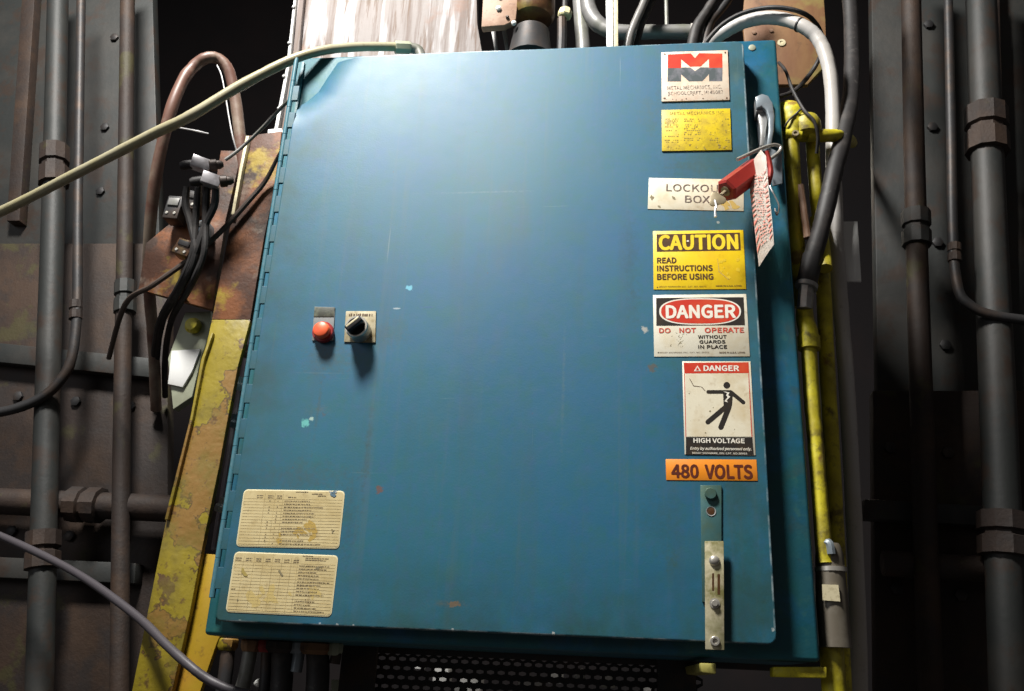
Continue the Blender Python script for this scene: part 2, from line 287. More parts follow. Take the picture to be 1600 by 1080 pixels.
PALEGR = mat('pale_green_grey_paint', (0.34, 0.36, 0.26), 0.5, 0, [((0.20, 0.19, 0.13), 20, 0.5, 0.7, 0.7)])
PALE = mat('off_white_sheet', (0.74, 0.74, 0.72), 0.5, 0, [((0.5, 0.47, 0.42), 12, 0.5, 0.75, 0.6)])
WIRE = mat('bare_wire', (0.75, 0.74, 0.74), 0.3, 0.5)

# ================================================================ the cabinet
cab = thing('electrical_cabinet', 'large blue steel control cabinet with dented door, piano hinge and warning signs', 'electrical cabinet', ROOT)
FY = 0.035                                         # depth of the cabinet's front flange behind the door face
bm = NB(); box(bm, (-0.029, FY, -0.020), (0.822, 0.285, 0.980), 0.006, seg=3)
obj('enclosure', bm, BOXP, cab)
# the door: its upper left corner is bent back
DW, DH = 0.760, 0.948
cut = [(P(a, b).z, P(a, b).x) for a, b in ((461, 168), (463, 160), (478, 151), (494, 137), (508, 115), (525, 90))]
cut.sort()
def xl(z):
    base = 0.003
    if z < 0.006: base += 0.006 - math.sqrt(max(0, 0.006 ** 2 - (0.006 - z) ** 2))
    if z <= cut[0][0]: return base
    for (z0, x0), (z1, x1) in zip(cut, cut[1:]):
        if z <= z1:
            t = (z - z0) / (z1 - z0); return max(base, x0 * (1 - t) + x1 * t)
    return cut[-1][1]
def xr(z):
    r = 0.010
    for zz in (z, DH - z):
        if zz < r: return DW - r + math.sqrt(max(0, r * r - (r - zz) ** 2))
    return DW
def cdist(x, z):
    d = 9.0
    for (z0, x0), (z1, x1) in zip(cut[1:], cut[2:]):
        a = Vector((x0, z0)); b2 = Vector((x1, z1)); p = Vector((x, z)); t = max(0, min(1, (p - a).dot(b2 - a) / (b2 - a).length_squared))
        d = min(d, (p - (a + (b2 - a) * t)).length)
    return d
def yfront(x, z):
    d = cdist(x, z); y = 0.0
    if d < 0.055: y += 0.013 * (1 - d / 0.055) ** 2
    # slow dents of the sheet
    f = max(0, min(1, (0.50 - x) / 0.2)) * max(0, min(1, (z - 0.22) / 0.15))
    y += f * 0.0012 * math.sin(x * 13 + 1.0) * math.sin(z * 7.5)
    return y
zs = [0, .0008, .0025, .006] + [0.012 + i * (0.86 - 0.012) / 70 for i in range(71)] + [0.86 + (DH - 0.003 - 0.86) * i / 40 for i in range(1, 41)] + [DH - .0008, DH]
ss = [0, .0008, .0025, .006, .012] + [0.012 + i * (0.976) / 90 for i in range(1, 90)] + [.988, .994, .9975, .9992, 1]
bm = NB(); G = []
for z in zs:
    a, b2 = xl(z), xr(z); G.append([])
    for s in ss:
        x = a + (b2 - a) * s
        G[-1].append(bm.verts.new((x, yfront(x, z), z)))
for j in range(len(zs) - 1):
    for i in range(len(ss) - 1): bm.faces.new((G[j][i], G[j][i + 1], G[j + 1][i + 1], G[j + 1][i]))
ring = [G[0][i] for i in range(len(ss))] + [G[j][-1] for j in range(1, len(zs))] + [G[-1][i] for i in range(len(ss) - 2, -1, -1)] + [G[j][0] for j in range(len(zs) - 2, 0, -1)]
loops = [ring]
cx, cz = DW / 2, DH / 2
def outn(k):
    a = ring[k - 1].co; c = ring[(k + 1) % len(ring)].co; t = Vector((c.x - a.x, 0, c.z - a.z)).normalized(); return Vector((t.z, 0, -t.x))
ons = [outn(k) for k in range(len(ring))]
for off, dy in ((0.0011, 0.0005), (0.0018, 0.0018), (0.0019, 0.022)):
    nl = []
    for k, v in enumerate(ring):
        w = v.co + ons[k] * off; w.y += dy; nl.append(bm.verts.new(w))
    loops.append(nl)
for A, B in zip(loops, loops[1:]):
    for k in range(len(A)): bm.faces.new((A[k - 1], A[k], B[k], B[k - 1]))
# back face of the pan
nl = [bm.verts.new((v.co.x + (cx - v.co.x) * 0.01, v.co.y, v.co.z + (cz - v.co.z) * 0.01)) for v in loops[-1]]
for k in range(len(nl)): bm.faces.new((loops[-1][k - 1], loops[-1][k], nl[k], nl[k - 1]))
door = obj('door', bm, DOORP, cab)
# the gasket between door and flange (keeps the gap dark and carries the door)
bm = NB(); box(bm, (0.090, 0.018, 0.020), (0.735, FY - 0.0005, 0.800), 0.002)
obj('door_gasket', bm, RUBBER, cab)
# piano hinge: barrel, leaf tabs, slots between them
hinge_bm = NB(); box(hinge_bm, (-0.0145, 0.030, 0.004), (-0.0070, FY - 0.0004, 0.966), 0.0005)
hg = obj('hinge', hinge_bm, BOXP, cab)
PITCH = 0.0547
bm = NB(); z0 = 0.0291 + 0.0125; hk = PITCH - 0.025
box(bm, (-0.0072, 0.0007, z0), (0.0036, 0.0060, z0 + hk), 0.0004)
k0 = obj('hinge_tab', bm, DOORP, hg, smooth=False)
bm = NB(); lathe(bm, [(0.0036, 0), (0.0042, 0.0005), (0.0042, PITCH - 0.0007), (0.0036, PITCH - 0.0002)], (-0.0108, 0.0046, z0 - 0.0125), (0, 0, 1), 12)
b0 = obj('hinge_knuckle', bm, HINGEP, hg)
for k in range(1, 17):
    if z0 + k * PITCH + hk < 0.945: dup(k0, (0, 0, k * PITCH), hg)
    if z0 - .0125 + (k + 1) * PITCH < 0.965: dup(b0, (0, 0, k * PITCH), hg)
# ---- red push button
C = P(501, 514.5, -0.019); pb = obj('push_button', (lambda b: (lathe(b, [(0.0165, 0), (0.0165, 0.0075), (0.0155, 0.0085), (0.0125, 0.0085)], (C.x, -0.0022, C.z), (0, -1, 0), 28), b)[1])(NB()), DRED, cab)
bm = NB(); lathe(bm, [(0.0130, 0.004), (0.0130, 0.015), (0.0122, 0.0170), (0.0105, 0.0182), (0.0, 0.0188)], (C.x, -0.0022, C.z), (0, -1, 0), 32)
obj('button_cap', bm, ORANGE, pb)
bm = NB(); prism(bm, pxp([(488, 533), (521, 533), (524, 481), (492, 480)], 0), -0.0022, 0.0005, 0.0005); obj('legend_plate', bm, GREYPL, pb)
bm = NB(); prism(bm, pxp([(491, 496), (522.3, 496), (523.6, 481.5), (492.5, 481)], 0), -0.0030, -0.0021, 0.0002); obj('legend_strip', bm, DARKPL, pb)
# ---- selector switch
C = P(556.8, 510.5, -0.0247)
sw = obj('selector_switch', (lambda b: (lathe(b, [(0.0168, 0), (0.0175, 0.001), (0.0175, 0.008), (0.0168, 0.017), (0.0172, 0.018), (0.0178, 0.022), (0.0170, 0.0245), (0.0142, 0.0245), (0.0136, 0.0225)], (C.x, -0.0022, C.z), (0, -1, 0), 36), b)[1])(NB()), CHROME, cab)
bm = NB(); lathe(bm, [(0.0143, 0.015), (0.0143, 0.0232), (0.0, 0.0232)], (C.x, -0.0022, C.z), (0, -1, 0), 32); obj('knob_disc', bm, BLACKP, sw)
ang = R(42)
def rot_at(c, a): return Matrix.Translation(c) @ Matrix.Rotation(-a, 4, 'Y')
bm = NB(); box(bm, (-0.0145, -0.041, -0.0055), (0.0135, -0.023, 0.0055), 0.0022, rot_at(Vector((C.x, 0, C.z)), ang), 3); obj('knob_lever', bm, BLACKP, sw)
bm = NB(); box(bm, (-0.0120, -0.0416, 0.0008), (0.0110, -0.0405, 0.0038), 0.0003, rot_at(Vector((C.x, 0, C.z)), ang)); obj('pointer_stripe', bm, CREAMP, sw)
bm = NB(); prism(bm, pxp([(538, 535), (587, 536), (588, 487), (541, 487)], 0), -0.0022, 0.0005, 0.0005); obj('legend_plate', bm, SIGNMET, sw)
bm = NB()
a, b2 = P(546, 495), P(583, 488.5)
random.seed(3)
x = a.x
while x < b2.x - .001:
    w = random.choice((.0012, .0018, .0022)); box(bm, (x, -0.0027, a.z), (x + w, -0.0020, a.z + random.choice((.0035, .0042)))); x += w + random.choice((.0008, .0012, .0022))
obj('legend_print', bm, BRNI, sw)
# ---- hasp bar at the foot of the door
lt = obj('door_latch', (lambda b: (prism(b, pxp([(1097, 941), (1127, 941), (1127, 759), (1094, 759)], 0), -0.0032, 0.0004, 0.0006), b)[1])(NB()), STRAPP, cab)
Lb = pxp([(1102, 1015), (1131.5, 1016), (1130.5, 846), (1101, 846)], -0.011)
bm = NB(); prism(bm, Lb, -0.0140, -0.0095, 0.0007); lb = obj('latch_bar', bm, BRASSY, lt)
for q in ((1116, 876), (1116.5, 943)):
    bm = NB(); c = P(q[0], q[1], -0.0095); lathe(bm, [(0.006, 0), (0.006, 0.0093)], (c.x, -0.0096, c.z), (0, 1, 0), 16)
    obj('spacer', bm, STEEL, lt)
for (px, py, kind) in ((1110, 772, 'hex'), (1116, 876, 'dome'), (1116.5, 943, 'dome2'), (1117, 1002, 'ring')):
    y0 = -0.0032 if kind == 'hex' else -0.0140; c = P(px, py, y0); bm = NB()
    if kind == 'hex': lathe(bm, [(0.0082, 0), (0.0082, 0.0045), (0.0072, 0.0056), (0, 0.0056)], (c.x, y0, c.z), (0, -1, 0), 12)
    elif kind == 'dome': lathe(bm, [(0.0072, 0), (0.0068, 0.0022), (0.005, 0.0042), (0.0025, 0.0052), (0, 0.0054)], (c.x, y0, c.z), (0, -1, 0), 20)
    elif kind == 'dome2': lathe(bm, [(0.0066, 0), (0.0066, 0.0015), (0.0042, 0.0017), (0.0042, 0.0048), (0.0036, 0.0054), (0, 0.0054)], (c.x, y0, c.z), (0, -1, 0), 20)
    else: lathe(bm, [(0.0062, 0), (0.0062, 0.0030), (0.0055, 0.0036), (0.0034, 0.0036), (0.0030, 0.0012), (0, 0.0012)], (c.x, y0, c.z), (0, -1, 0), 20)
    obj('bolt', bm, STRAPP if kind == 'hex' else CHROME, lt)
c = P(1111, 799, -0.0034); bm = NB(); lathe(bm, [(0.0068, -0.0006), (0.0066, 0.0006), (0.0056, 0.0004), (0.0050, -0.0008)], (c.x, -0.0034, c.z), (0, -1, 0), 20); obj('hole_rim', bm, STEEL, lt)
bm = NB(); lathe(bm, [(0.0051, 0), (0.0049, 0.0003), (0.001, 0.0006), (0, 0.0006)], (c.x, -0.0031, c.z), (0, -1, 0), 16); obj('recessed_screw', bm, BRNI, lt)
for (x0, y0, x1, y1) in ((1112.6, 896, 1115.6, 923), (1121, 897, 1125, 929)):
    bm = NB(); prism(bm, pxp([(x0, y1), (x1, y1), (x1, y0), (x0, y0)], -0.014), -0.01425, -0.0138); obj('slot', bm, BRNI, lt)
# ---- operating handle on the right flange
hd = obj('flange_handle', (lambda b: (prism(b, pxp([(1186, 238), (1206, 238), (1205, 160), (1200, 151), (1190, 148), (1181, 152), (1180, 168)], 0.03), 0.027, FY + 0.0005, 0.0015), b)[1])(NB()), GREYST, cab)
bm = NB(); prism(bm, pxp([(1182, 170), (1180, 153), (1188, 148), (1199, 150), (1207, 161), (1210, 180), (1209, 205), (1204, 233), (1197, 234), (1201, 205), (1201, 186), (1197, 173), (1190, 167)][::-1], -.004), -.006, .004, .0022)
obj('lever', bm, GREYST, hd)
bm = NB(); prism(bm, pxp([(1184, 180), (1190, 173), (1196, 177), (1199, 190), (1196, 212), (1193, 230), (1187, 230), (1188, 205)][::-1], .008), .004, .014, .0018); obj('release_catch', bm, STEEL, hd)
bm = NB(); prism(bm, pxp([(1181, 176), (1180, 153), (1190, 151), (1193, 176)][::-1], .004), .0005, .0275, .0015); obj('lever_block', bm, STEEL, hd)
bm = NB(); prism(bm, pxp([(1207, 292), (1222, 288), (1222, 242), (1202, 232), (1196, 248)], 0.02), 0.0170, 0.0205, 0.0008); obj('hasp_tongue', bm, GREYST, hd)
bm = NB(); q = P(1212, 262, .0205); lathe(bm, [(.007, 0), (.007, .0145)], (q.x, .0202, q.z), (0, 1, 0), 14); obj('hasp_stud', bm, STEEL, hd)
c = P(1175, 75, FY); bm = NB(); lathe(bm, [(0.006, -0.0005), (0.006, 0.0012), (0.004, 0.002), (0, 0.002)], (c.x, FY, c.z), (0, -1, 0), 14); obj('plug_button', bm, PALEGR, cab)

# ================================================================ signs stuck on the door
FONT = None
try:      # the sans serif face that ships inside Blender; without it the built-in face is used
    import os
    FONT = bpy.data.fonts.load(os.path.join(bpy.utils.system_resource('DATAFILES'), 'fonts', 'Noto Sans CJK Regular.woff2'))
except Exception: FONT = None
def text_bm(body, bold=0.0, ital=0.0):
    cu = bpy.data.curves.new('t', 'FONT'); cu.body = body; cu.size = 1; cu.resolution_u = 3; cu.offset = bold; cu.shear = ital
    if FONT: cu.font = FONT
    o = bpy.data.objects.new('t', cu); COL.objects.link(o)
    dg = bpy.context.evaluated_depsgraph_get(); dg.update(); me = bpy.data.meshes.new_from_object(o.evaluated_get(dg))
    bpy.data.objects.remove(o); b = NB(); b.from_mesh(me); bpy.data.meshes.remove(me); bpy.data.curves.remove(cu); return b
CAPH = max(v.co.y for v in text_bm('H').verts)
class Sign:
    """a flat sign: its corners (top left, top right, bottom right, bottom left) in photograph pixels"""
    def __init__(s, name, label, cat, cor, m, thick=0.0012, round_=0.0, plate_name='panel', edge=0.0002):
        c = [P(a, b) for a, b in cor]; ctr = sum(c, Vector()) / 4
        t = ((c[1] - c[0]) + (c[2] - c[3])) / 2; s.a = math.atan2(t.z, t.x)
        s.u = Vector((math.cos(s.a), 0, math.sin(s.a))); s.v = Vector((-s.u.z, 0, s.u.x))
        s.w = t.length; s.h = ((c[0] - c[3]).length + (c[1] - c[2]).length) / 2
        s.o = ctr - s.u * s.w / 2 - s.v * s.h / 2; s.f = -thick
        s.root = thing(name, label, cat, (s.o.x, -0.0, s.o.z), -s.a)
        pts = s.rr(0, 0, s.w, s.h, round_) if round_ else [(0, 0), (s.w, 0), (s.w, s.h), (0, s.h)]
        b = NB(); prism(b, [s.W(*p) for p in pts], -thick, 0.0006, edge); obj(plate_name, b, m, s.root)
        s.lv = 0
    def rr(s, x0, y0, x1, y1, r, n=5):
        out = []
        for (cx, cy, a0) in ((x1 - r, y0 + r, -90), (x1 - r, y1 - r, 0), (x0 + r, y1 - r, 90), (x0 + r, y0 + r, 180)):
            out += [(cx + r * math.cos(R(a0 + 90 * i / n)), cy + r * math.sin(R(a0 + 90 * i / n))) for i in range(n + 1)]
        return out
    def W(s, u, v): q = s.o + s.u * u + s.v * v; return (q.x, q.z)
    def L(s, px, py): q = P(px, py) - s.o; return (q.dot(s.u), q.dot(s.v))
    def poly(s, name, pts, m, lv=1, pix=True, label=None, extra=()):
        b = NB()
        for k, ps in enumerate(pts if isinstance(pts[0][0], (tuple, list)) else [pts]):
            l = [s.L(*p) for p in ps] if pix else ps
            dk = (k % 30) * 0.000005; prism(b, [s.W(*p) for p in l], s.f - 0.00018 * lv - dk, s.f - 0.00018 * lv - dk + 0.00016)
        return obj(name, b, m, s.root, label, smooth=False)
    def text(s, name, items, m, lv=2, label=None):
        "items: (body, x0, y0, x1, y1, bold[, italic]) where the box is that of the capitals in photograph pixels"
        b = NB()
        for it in items:
            t = text_bm(it[0], 0.0, it[6] if len(it) > 6 else 0)
            xs = [v.co.x for v in t.verts]; ys = [v.co.y for v in t.verts]
            x0, x1 = min(xs), max(xs); y0, y1 = (min(ys), max(ys)) if it[0].upper() == it[0] and ',' not in it[0] else (0.0, CAPH)
            (u0, v1), (u1, _), (_, v0) = s.L(it[1], it[2]), s.L(it[3], it[2]), s.L(it[1], it[4])
            d = it[5] * abs(v1 - v0); u0 += d; u1 -= d; v0 += d; v1 -= d
            base = [(v.co.x, v.co.y) for v in t.verts]
            offs = [(0, 0)] + ([(math.cos(k * math.pi / 4 + .39), math.sin(k * math.pi / 4 + .39)) for k in range(8)] if d > 0 else [])
            for k, (ox, oy) in enumerate(offs):
                for v, (bx, by) in zip(t.verts, base):
                    p = s.W(u0 + (bx - x0) / (x1 - x0) * (u1 - u0) + ox * d, v0 + (by - y0) / (y1 - y0) * (v1 - v0) + oy * d)
                    v.co = Vector((p[0], s.f - 0.00018 * lv - 0.000012 * k, p[1]))
                merge(b, t.copy())
            t.free()
        return obj(name, b, m, s.root, label, smooth=False)
def zm(ox, oy, k): return lambda *a: [(ox + x / k, oy + y / k) for x, y in a]
def zb(ox, oy, k): return lambda x0, y0, x1, y1: (ox + x0 / k, oy + y0 / k, ox + x1 / k, oy + y1 / k)
def disc(cx, cy, rx, ry=None, n=20, a0=0, a1=360): ry = ry or rx; return [(cx + rx * math.cos(R(a0 + (a1 - a0) * i / n)), cy + ry * math.sin(R(a0 + (a1 - a0) * i / n))) for i in range(n if a1 - a0 == 360 else n + 1)]
def blobs(seed, boxpx, n, r0, r1, ax=1.0):
    rnd = random.Random(seed); out = []
    for _ in range(n):
        cx, cy = rnd.uniform(boxpx[0], boxpx[2]), rnd.uniform(boxpx[1], boxpx[3]); r = rnd.uniform(r0, r1); a = rnd.uniform(0, 3.1)
        l = []
        for i in range(8):
            t = 2 * math.pi * i / 8; rr = r * rnd.uniform(.5, 1.1); x, y = rr * math.cos(t) * ax, rr * math.sin(t)
            l.append((cx + x * math.cos(a) - y * math.sin(a), cy + x * math.sin(a) + y * math.cos(a)))
        out.append(l)
    return out
def dashes(rnd, x0, y, x1, h, w=(2, 6), gap=(0.8, 2.5), prob=1.0):
    out = []; x = x0
    while x < x1:
        ww = rnd.uniform(*w)
        if rnd.random() < prob: out.append([(x, y + h), (min(x + ww, x1), y + h), (min(x + ww, x1), y), (x, y)])
        x += ww + rnd.uniform(*gap)
    return out

# --- maker's logo plate
z = zm(1010, 70, 6); q = zb(1010, 70, 6)
s = Sign('logo_plate', 'square white plate with a red over black letter M, topmost on the door', 'sign', [(1033, 83), (1137.5, 80), (1139, 157), (1034, 160)], LOGOW, 0.0022)
s.poly('red_emblem', z((200, 100), (415, 90), (455, 135), (492, 88), (710, 92), (712, 225), (587, 226), (585, 140), (508, 212), (408, 214), (325, 145), (325, 228), (200, 228)), REDI)
s.poly('black_emblem', z((200, 228), (325, 228), (330, 222), (410, 222), (455, 256), (505, 220), (580, 222), (587, 226), (712, 225), (710, 350), (587, 350), (585, 284), (524, 350), (398, 352), (325, 286), (323, 352), (198, 352)), GREYI)
s.text('lettering', [('METAL MECHANICS, INC.',) + q(196, 398, 704, 432) + (0.0,), ('SCHOOLCRAFT, MI 49087',) + q(200, 450, 716, 480) + (0.0,)], WORNI)
for a, b in ((172, 98), (738, 82), (752, 508), (172, 512)): s.poly('corner_screw', disc(1010 + a / 6, 70 + b / 6, 1.4, n=8), BRNI, 2)
s.poly('grime', blobs(5, (1036, 148, 1136, 158), 14, 0.5, 1.4), BRNI, 1)
# --- yellow data plate
s = Sign('data_plate', 'small yellow metal data plate with worn away print under the logo plate', 'sign', [(1033.5, 173), (1141, 171), (1142.5, 235), (1034.5, 237.5)], YEL2, 0.0022)
q = zb(1010, 70, 6)
s.text('lettering', [('METAL MECHANICS INC',) + q(220, 640, 725, 668) + (0.0,)], WORNI_Y := mat('worn_olive_ink', (0.28, 0.20, 0.03), 0.5, 0, [((0.74, 0.55, 0.02), 140, 0.5, 0.6, 0.9)]))
rnd = random.Random(11); dd = []
for yy in range(700, 920, 18):
    for (a, b, pr) in ((165, 300, .75), (350, 512, .7), (585, 680, .6), (700, 780, .35)):
        if rnd.random() < .8: dd += dashes(rnd, 1010 + (a + rnd.uniform(0, 20)) / 6, 70 + yy / 6, 1010 + b / 6, 1.5, (1.0, 3.6), (.6, 1.6), pr)
s.poly('entries', dd, WORNI_Y)
s.poly('grime', blobs(8, (1037, 226, 1140, 234), 16, .5, 1.6, 2), WORNI_Y, 2)
# --- lockout box sign
s = Sign('lockout_sign', 'cream sign reading LOCKOUT BOX behind the red padlock', 'sign', [(1014, 278), (1162.5, 281.5), (1161.5, 330), (1012, 327.5)], DIRTYW, 0.0009)
q = zb(1000, 220, 5.143)
s.text('lettering', [('LOCKOUT',) + q(212, 350, 700, 408) + (0.010,), ('BOX',) + q(362, 442, 560, 500) + (0.010,)], STENC)
s.poly('scuff', [l for a in ((100, 462), (268, 460), (152, 528), (90, 455)) for l in blobs(int(a[0]), (1000 + a[0] / 5.143, 220 + a[1] / 5.143, 1000 + a[0] / 5.143 + 1, 220 + a[1] / 5.143 + 1), 2, 1.0, 2.4, 1.8)], SMUDGE, 1)
s.poly('torn_patch', blobs(21, (1130, 318, 1158, 328), 8, 1.5, 4, 2), SMUDGEY, 1)
# --- caution
z = zm(1010, 350, 9.41); q = zb(1010, 350, 9.41)
s = Sign('caution_sign', 'yellow CAUTION sign reading READ INSTRUCTIONS BEFORE USING', 'sign', [(1019.5, 361.5), (1161, 360), (1166, 452), (1022, 453)], YEL, 0.0009)
s.poly('header_panel', z((148, 158), (1372, 132), (1388, 394), (152, 414)), BRNI)
s.text('header_lettering', [('CAUTION',) + q(176, 166, 1346, 396) + (0.050,)], YELI)
s.text('lettering', [('READ',) + q(154, 500, 440, 584) + (0.045,), ('INSTRUCTIONS',) + q(154, 614, 972, 702) + (0.045,), ('BEFORE USING',) + q(154, 738, 982, 828) + (0.045,)], BRNI)
s.text('small_print', [('BRADY SIGNMARK DIV., CAT. NO. 88071',) + q(190, 918, 880, 938) + (0.0,), ('MADE IN U.S.A. LITHO',) + q(1020, 906, 1396, 926) + (0.045,)], BRNI)
s.poly('crease', [z((1040, 510), (1048, 520), (1072, 690), (1062, 690))] + [z((1052, 700), (1062, 694), (1215, 820), (1200, 822))], SMUDGEY, 1)
s.poly('oil_stain', blobs(4, (1126, 404, 1156, 436), 9, 1.5, 5), mat('amber_smudge', (0.66, 0.46, 0.015), .45), 1)
s.poly('chip', [disc(1010 + 608 / 9.41, 350 + 258 / 9.41, 2.0, 1.3, 8)], WHTI, 3)
s.poly('small_mark', z((150, 936), (162, 925), (174, 936), (162, 947)), BRNI, 1)
# --- danger, do not operate
z = zm(1010, 450, 9); q = zb(1010, 450, 9)
s = Sign('danger_sign', 'white DANGER sign with red oval reading DO NOT OPERATE WITHOUT GUARDS IN PLACE', 'sign', [(1020.3, 461.2), (1166, 460), (1171.5, 557), (1022, 558)], WHITE, 0.0009)
s.poly('header_panel', z((136, 146), (1366, 134), (1384, 528), (140, 536)), BLKI)
def oval(x0, y0, x1, y1, n=28, e=2.9):
    cx, cy, a, b = (x0 + x1) / 2, (y0 + y1) / 2, (x1 - x0) / 2, (y1 - y0) / 2; o = []
    for i in range(n * 2):
        t = math.pi * i / n; c, d = math.cos(t), math.sin(t)
        o.append((cx + a * math.copysign(abs(c) ** (2 / e), c), cy - b * math.copysign(abs(d) ** (2 / 2.35), d)))
    return o[::-1]
s.poly('oval_border', z(*oval(180, 150, 1328, 522)), WHTI, 2)
s.poly('oval', z(*oval(206, 166, 1304, 505)), REDI, 3)
s.text('header_lettering', [('DANGER',) + q(268, 246, 1250, 440) + (0.050,)], WHTI, 4)
s.text('red_lettering', [('DO',) + q(176, 568, 338, 640) + (0.045,), ('NOT',) + q(460, 566, 696, 638) + (0.045,), ('OPERATE',) + q(816, 562, 1370, 636) + (0.045,)], REDT)
s.text('lettering', [('WITHOUT',) + q(722, 668, 1126, 718) + (0.045,), ('GUARDS',) + q(742, 738, 1108, 786) + (0.045,), ('IN PLACE',) + q(726, 808, 1132, 860) + (0.045,)], BLKI)
s.text('small_print', [('BRADY SIGNMARK DIV., CAT. NO. 86071',) + q(186, 904, 880, 922) + (0.0,), ('MADE IN U.S.A. LITHO',) + q(1024, 902, 1384, 924) + (0.045,)], BRNI)
s.poly('small_mark', z((156, 914), (168, 903), (180, 914), (168, 925)), BLKI, 1)
s.poly('scuff', blobs(31, (1010 + 450 / 9, 450 + 670 / 9, 1010 + 500 / 9, 450 + 800 / 9), 12, .3, 1.0, 2) + blobs(32, (1010 + 340 / 9, 450 + 640 / 9, 1010 + 570 / 9, 450 + 830 / 9), 14, .12, .35, 7), SMUDGE, 1)
# --- high voltage
z = zm(1050, 560, 6.75); q = zb(1050, 560, 6.75)
s = Sign('high_voltage_sign', 'tall DANGER HIGH VOLTAGE sign with a black stick figure struck by a spark', 'sign', [(1066, 565.2), (1172.5, 564.8), (1180.5, 712), (1069.5, 710)], WHITE, 0.0009)
s.poly('header_panel', z((122, 50), (806, 44), (812, 158), (130, 162)), REDI)
s.poly('footer_panel', z((146, 832), (846, 834), (862, 1022), (146, 1016)), BLKI)
for l in (z((126, 162), (134, 162), (150, 832), (142, 832)), z((804, 158), (812, 158), (848, 834), (838, 834))): s.poly('border_line', l, REDT)
s.poly('picture_ground', z((138, 168), (802, 164), (836, 828), (152, 828)), DIRTYW)
s.poly('warning_triangle', z((230, 138), (268, 78), (306, 138)), WHTI, 2)
s.poly('triangle_mark', z((250, 130), (268, 96), (286, 130)), REDI, 3)
s.text('header_lettering', [('DANGER',) + q(330, 76, 704, 138) + (0.050,)], WHTI)
s.text('footer_lettering', [('HIGH VOLTAGE',) + q(224, 842, 764, 894) + (0.045,), ('Entry by authorized personnel only.',) + q(190, 936, 834, 966) + (0.03, 0.25), ('BRADY SIGNMARK, DIV. CAT. NO.86016',) + q(212, 990, 790, 1010) + (0.01,)], WHTI)
def limb(x0, y0, x1, y1, r):
    a = math.degrees(math.atan2(y1 - y0, x1 - x0)); return disc(x0, y0, r, n=8, a0=a + 90, a1=a + 270) + disc(x1, y1, r, n=8, a0=a - 90, a1=a + 90)
s.poly('stick_figure', [z(*disc(577, 287, 35, n=24)[::-1]), z(*limb(380, 357, 560, 357, 19)[::-1]), z(*limb(618, 358, 752, 468, 20)[::-1]), z((540, 338), (625, 338), (640, 375), (632, 500), (612, 540), (545, 520), (538, 380))[::-1], z(*limb(378, 674, 560, 520, 26)[::-1]), z(*limb(515, 728, 598, 520, 28)[::-1])], BLKI, 2)
s.poly('spark', z((540, 352), (606, 364), (590, 392), (614, 408), (574, 446), (590, 468), (552, 456), (586, 412), (570, 394), (580, 372))[::-1], WHTI, 3)
s.poly('wire_line', [z(*l) for l in ([(183, 218), (188, 216), (230, 290), (224, 296)], [(224, 290), (300, 300), (302, 306), (226, 298)], [(300, 300), (318, 306), (352, 344), (348, 350), (314, 312)])], BRNI, 2)
s.poly('stain', [l for a in ((180, 372), (432, 520), (350, 785), (400, 560), (655, 750)) for l in blobs(a[0], (1050 + a[0] / 6.75, 560 + a[1] / 6.75, 1050.5 + a[0] / 6.75, 560.5 + a[1] / 6.75), 1, .8, 1.8)], SMUDGE, 2)
# --- 480 volts
q = zb(1020, 700, 8.306)
s = Sign('voltage_sign', 'orange label reading 480 VOLTS above the latch', 'sign', [(1040, 718), (1181.5, 718), (1184, 752), (1041, 750)], ORG, 0.0009)
s.text('lettering', [('480',) + q(234, 212, 592, 394) + (0.045,), ('VOLTS',) + q(668, 214, 1288, 404) + (0.045,)], mat('maroon_ink', (0.10, 0.016, 0.006), .45, 0, [((0.2, .04, .01), 100, .5, .75, .5)]))
# --- the two charts
def chart(name, label, cor, seed, cols, heads, body, title):
    s = Sign(name, label, 'chart', cor, CHARTB, 0.0007, 0.0065)
    b = NB(); prism(b, [s.W(*p) for p in s.rr(.0016, .0016, s.w - .0016, s.h - .0016, .0055)], s.f - .00018, s.f); obj('chart_sheet', b, CHART, s.root, smooth=False)
    rnd = random.Random(seed); L = []; n = 15; top = s.h - .0135; rows = [top - i * (top - .004) / n for i in range(n + 1)]
    for v in rows: L.append([(.003, v - .00013), (s.w - .003, v - .00013), (s.w - .003, v + .00013), (.003, v + .00013)])
    for c in cols: L.append([(c * s.w - .00013, .004), (c * s.w + .00013, .004), (c * s.w + .00013, top + .008), (c * s.w - .00013, top + .008)])
    s.poly('ruled_lines', L, LINEI, 2, pix=False)
    T = []
    for (c, w) in heads:
        for k in range(2):
            T += dashes(rnd, c * s.w, top + .0016 + k * .0028, (c + w) * s.w, .0011, (.0025, .005), (.0004, .001))
    for (c, k, w) in title: T += dashes(rnd, c * s.w, s.h - .003 - k * .0026, (c + w) * s.w, .0012, (.002, .005), (.0004, .001))
    for i in range(n):
        for (c, w, pr) in body:
            if rnd.random() < pr: T += dashes(rnd, c * s.w, rows[i + 1] + .0014, (c + w * rnd.uniform(.4, 1)) * s.w, .0011, (.0012, .0045), (.0005, .0012))
    s.poly('table_entries', [[(x, y) for x, y in t] for t in T], LINED, 3, pix=False)
    return s
LINED = mat('chart_print', (0.27, 0.21, 0.12), .6, 0, [((0.6, .47, .22), 160, .5, .62, .7)])
s = chart('operation_chart', 'upper cream paper chart of ruled lines in the door corner', [(380.5, 765), (539, 767), (530.5, 858.5), (369.5, 854)], 5, (.22, .32, .40),
      ((.14, .06), (.25, .06), (.34, .05)), ((.42, .42, .9), (.27, .015, .5), (.35, .015, .6)), ((.52, 0, .12), (.68, 1, .10), (.74, 2, .08), (.45, 3, .08)))
